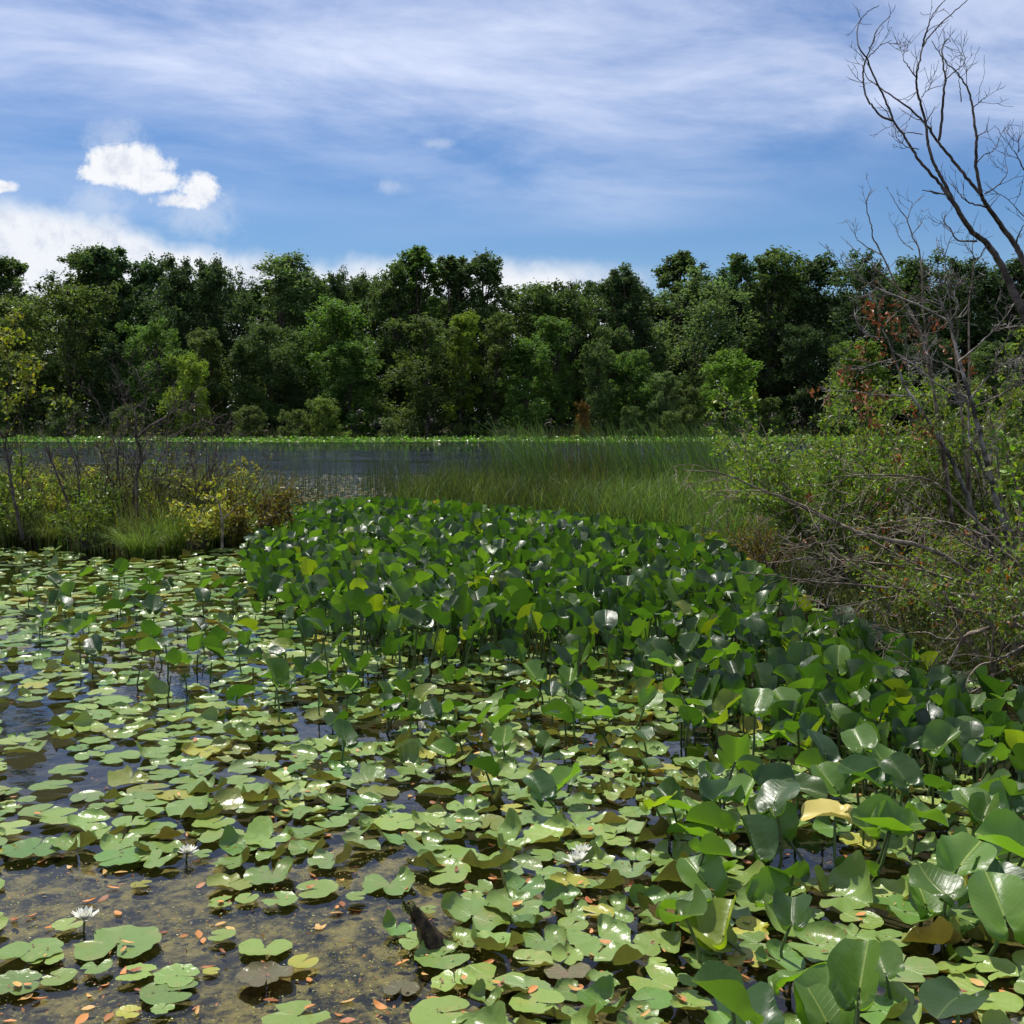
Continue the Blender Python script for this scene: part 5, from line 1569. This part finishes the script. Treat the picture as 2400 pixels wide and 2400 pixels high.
for px, py, z, lab in ((1755, 1312, 0.42, 'round yellow spatterdock bud under the arching dead branch'), (1742, 1352, 0.36, 'pale yellow spatterdock flower at the edge of the patch'),
                       (1018, 1176, 0.42, 'tiny yellow spatterdock bud at the back of the patch')):
    c = G(px, py, z)
    th = thing('spatterdock_flower', (c[0], c[1], 0), lab, 'flower', 'yellow spatterdock flowers')
    mb = MB()
    for j in range(6):
        az = j * 1.047
        th_ = np.linspace(-0.55, 0.55, 5)
        rows = []
        for e_ in (-1.2, -0.5, 0.2, 0.8):
            rr = 0.026 * math.cos(e_)
            rows.append(np.c_[np.cos(az + th_) * rr, np.sin(az + th_) * rr, np.full(5, 0.026 * math.sin(e_))])
        V = np.concatenate(rows) + c
        a = np.arange(4)
        mb.add(V, np.concatenate([np.c_[q * 5 + a, q * 5 + a + 1, q * 5 + a + 6, q * 5 + a + 5] for q in range(3)]))
    mb.build('sepals', M_YELLOW, th)
    mb = MB()
    tube(mb, np.array([[c[0], c[1] + 0.03, -0.1], [c[0] + 0.01, c[1] + 0.01, z * 0.5], c - [0, 0, 0.02]]), 0.005, 5)
    mb.build('stem', M_STEM, th)

# ------------------------------------------------------------------ leaning stump
th = thing('stump', STUMP, 'dark leaning broken stump standing in the shallows', 'stump')
tipp = P(957, 2118, STUMP[1] - 0.02)
axis = spline([STUMP + [0.02, 0, -0.12], STUMP + [0.0, 0, 0.0], (STUMP + tipp) / 2 + [0.012, 0, -0.005], tipp], 16)
mb = MB()
ang = np.linspace(0, 2 * np.pi, 14, endpoint=False)
rows = []
for k, p in enumerate(axis):
    s = k / 15
    rr = (0.062 * (1 - s) ** 1.4 + 0.020) * (1 + 0.14 * np.sin(3 * ang + 2 * s) + 0.10 * np.sin(5 * ang - 3 * s) + 0.05 * rng.normal(size=14))
    rows.append(p + np.c_[np.cos(ang) * rr, np.sin(ang) * rr, 0.010 * rng.normal(size=14) * s + (0.012 * np.sin(2 * ang) if k == 15 else 0)])
V = np.concatenate(rows)
i = np.arange(14)
mb.add(V, np.concatenate([np.c_[k * 14 + i, k * 14 + (i + 1) % 14, (k + 1) * 14 + (i + 1) % 14, (k + 1) * 14 + i] for k in range(15)]))
mb.add(np.concatenate([rows[-1], [axis[-1] - [0, 0, 0.012]]]), np.c_[i, (i + 1) % 14, np.full(14, 14)])
mb.build('wood', M_STUMP, th)
mb = MB()
n = 160
a = rng.uniform(0, 6.28, n)
C = tipp + np.c_[np.cos(a) * 0.021, np.sin(a) * 0.021, -rng.uniform(0, 1, n) ** 2 * 0.03 + 0.004]
leaves(mb, C, np.c_[np.cos(a), np.sin(a), np.full(n, 0.8)] + rng.normal(size=(n, 3)) * 0.4, 0.009, 0.6, vary(n, (1.1, 1.1, 0.5), 0.25))
n = 900
a = rng.uniform(0, 6.28, n)
rr = 0.06 + 0.09 * rng.uniform(0, 1, n) ** 2
C = STUMP + np.c_[np.cos(a) * rr * 1.3, np.sin(a) * rr, rng.uniform(-0.004, 0.022, n) * np.exp(-(rr - 0.06) * 14)]
leaves(mb, C, rng.normal(size=(n, 3)) * 0.6 + [0, 0, 1], rng.uniform(0.005, 0.013, n), 0.6, vary(n, (1.5, 1.1, 0.7), 0.3))
mb.build('moss', M_SHRUB, th, smooth=False)

# ------------------------------------------------------------------ fallen leaves
DEADM = []
for s in range(8):
    g = np.random.default_rng(s + 50)
    ts = np.linspace(-1, 1, 7)
    wd = (1 - ts ** 2) ** 0.8 * g.uniform(0.30, 0.48) * (1 + g.normal(size=7) * 0.10) + 0.01
    cup, arch = g.uniform(-0.1, 0.5), g.uniform(-0.15, 0.35)
    row = np.stack([np.c_[ts, -wd, cup * wd + arch * ts ** 2], np.c_[ts, 0 * wd + 0.04 * np.sin(3 * ts), arch * ts ** 2], np.c_[ts, wd, cup * wd * 1.3 + arch * ts ** 2]], 1).reshape(-1, 3)
    row[:, 2] -= row[:, 2].min()
    a = np.arange(6)[:, None] * 3
    mb = MB()
    mb.add(row, np.concatenate([np.c_[a, a + 1, a + 4, a + 3][:, ::-1], np.c_[a + 1, a + 2, a + 5, a + 4][:, ::-1]]))
    DEADM.append(mb.mesh('dead_leaf', M_DEAD))
pad_xy = np.array([[q[0], q[1], q[2]] for q in pads])
DT = {'orange': (1.15, 1.0, 0.9), 'tan': (1.15, 1.45, 1.5), 'red brown': (0.55, 0.40, 0.45), 'rusty': (0.9, 0.78, 0.75), 'pink': (1.1, 1.0, 1.25)}
made = 0
spots = []
while made < 300:
    py = 1560 + (2400 - 1560) * rng.uniform() ** 0.75
    px = rng.uniform(0, 2400)
    if in_poly(px, py, OPEN[0]) and rng.uniform() < 0.15:
        continue
    if px < 300 and py < 1800 and rng.uniform() < 0.7:
        continue
    c = G(px, py, 0.0)
    d = np.hypot(pad_xy[:, 0] - c[0], pad_xy[:, 1] - c[1])
    on = [k for k in np.argsort(d)[:6] if d[k] < pad_xy[k, 2] * 0.62]
    lift, where = 0.004, 'floating on dark pond water'
    flat_on = [k for k in on if pads[k][4] in ('flat', 'rim')]
    if on and not flat_on:
        continue
    if flat_on:
        k = max(flat_on, key=lambda q: pad_z[q])
        lift, where = pad_z[k] + 0.006 + 0.03 * pad_xy[k, 2], 'lying on ' + {'flat': 'a flat lily pad', 'rim': 'a lipped lily pad'}[pads[k][4]]
    elif in_poly(px, py, OPEN[0]):
        where = 'floating over the algae covered shallows'
    elif px > 1500 and py > 1780:
        where = 'floating between the big raised leaves'
    tn = rng.choice(list(DT), p=[0.38, 0.22, 0.16, 0.16, 0.08])
    L = rng.uniform(0.014, 0.030)
    o = put('dead_leaf', DEADM[int(rng.integers(0, 8))])
    o.location = (c[0], c[1], lift)
    o.rotation_euler = (rng.normal() * 0.2, rng.normal() * 0.15, rng.uniform(0, 6.28))
    o.scale = (L, L, L)
    o.color = (*(np.array(DT[tn]) * math.exp(rng.normal() * 0.15)), 1)
    size = 'long' if L > 0.025 else 'short' if L < 0.018 else 'mid sized'
    tag(o, f'{size} {tn} dead leaf {where}', 'dead leaf', 'dead leaves scattered over the pond')
    made += 1
# crumbs of leaf litter too small to pick apart
mb = MB()
n = 2200
px, py = rng.uniform(0, 2400, n), 1600 + 800 * rng.uniform(0, 1, n) ** 0.7
C = np.array([G(a, b, 0.0) for a, b in zip(px, py)])
keep = vnoise(C[:, 0], C[:, 1], 3.2, 6.0) + rng.normal(size=n) * 0.5 > 0.1
C = C[keep]
n = len(C)
for k in range(n):
    d = np.hypot(pad_xy[:, 0] - C[k, 0], pad_xy[:, 1] - C[k, 1])
    on = [q for q in np.argsort(d)[:4] if d[q] < pad_xy[q, 2] * 0.7]
    C[k, 2] = max([pad_z[q] + 0.004 + 0.03 * pad_xy[q, 2] for q in on] + [0.003])
leaves(mb, C, rng.normal(size=(n, 3)) * 0.35 + [0, 0, 1], rng.uniform(0.007, 0.022, n), 0.5, vary(n, (0.85, 0.8, 0.9), 0.4))
tag(mb.build('leaf_litter', M_DEAD, smooth=False), 'crumbs of orange brown leaf litter over water and pads', 'leaf litter', kind='stuff')
# big dry curled leaf
c = G(1570, 2165, 0.02)
th, tips = None, None
mb = MB()
u = np.linspace(-1, 1, 12)
v_ = np.linspace(-1, 1, 10)
UU, VV = np.meshgrid(u, v_)
wv = 1 - 0.75 * UU ** 2
X_ = UU * 0.075
Y_ = VV * 0.055 * wv
Z_ = 0.055 * np.abs(VV) ** 1.6 * wv + 0.05 * UU ** 2 + 0.006 * np.sin(9 * UU + 5 * VV)
i = np.arange(120).reshape(10, 12)
mb.add(np.c_[X_.ravel(), Y_.ravel(), Z_.ravel()] + c, np.stack([i[:-1, :-1], i[:-1, 1:], i[1:, 1:], i[1:, :-1]], -1).reshape(-1, 4), (0.62, 0.9, 1.1))
tag(mb.build('curled_dry_leaf', M_DEAD), 'big curled tan dry leaf lying among lily pads', 'dry leaf')

# flecks of floating algae over the shallows
mb = MB()
n = 5200
px, py = rng.uniform(-20, 1250, n), rng.uniform(1960, 2420, n)
ok = np.array([in_poly(a, b, OPEN[0]) for a, b in zip(px, py)]) | (rng.uniform(0, 1, n) < 0.12)
C = np.array([G(a, b, 0.0025) for a, b in zip(px[ok], py[ok])])
n = len(C)
pt = vnoise(C[:, 0], C[:, 1], 4.5, 3.0) + rng.normal(size=n) * 0.35 > 0.05
C = C[pt]
n = len(C)
leaves(mb, C, rng.normal(size=(n, 3)) * 0.10 + [0, 0, 1], rng.uniform(0.003, 0.011, n), 0.75, vary(n, (2.3, 1.7, 1.4), 0.35))
tag(mb.build('algae_flecks', M_SHRUB, smooth=False), 'pale flecks of algae floating over the shallows', 'algae', kind='stuff')
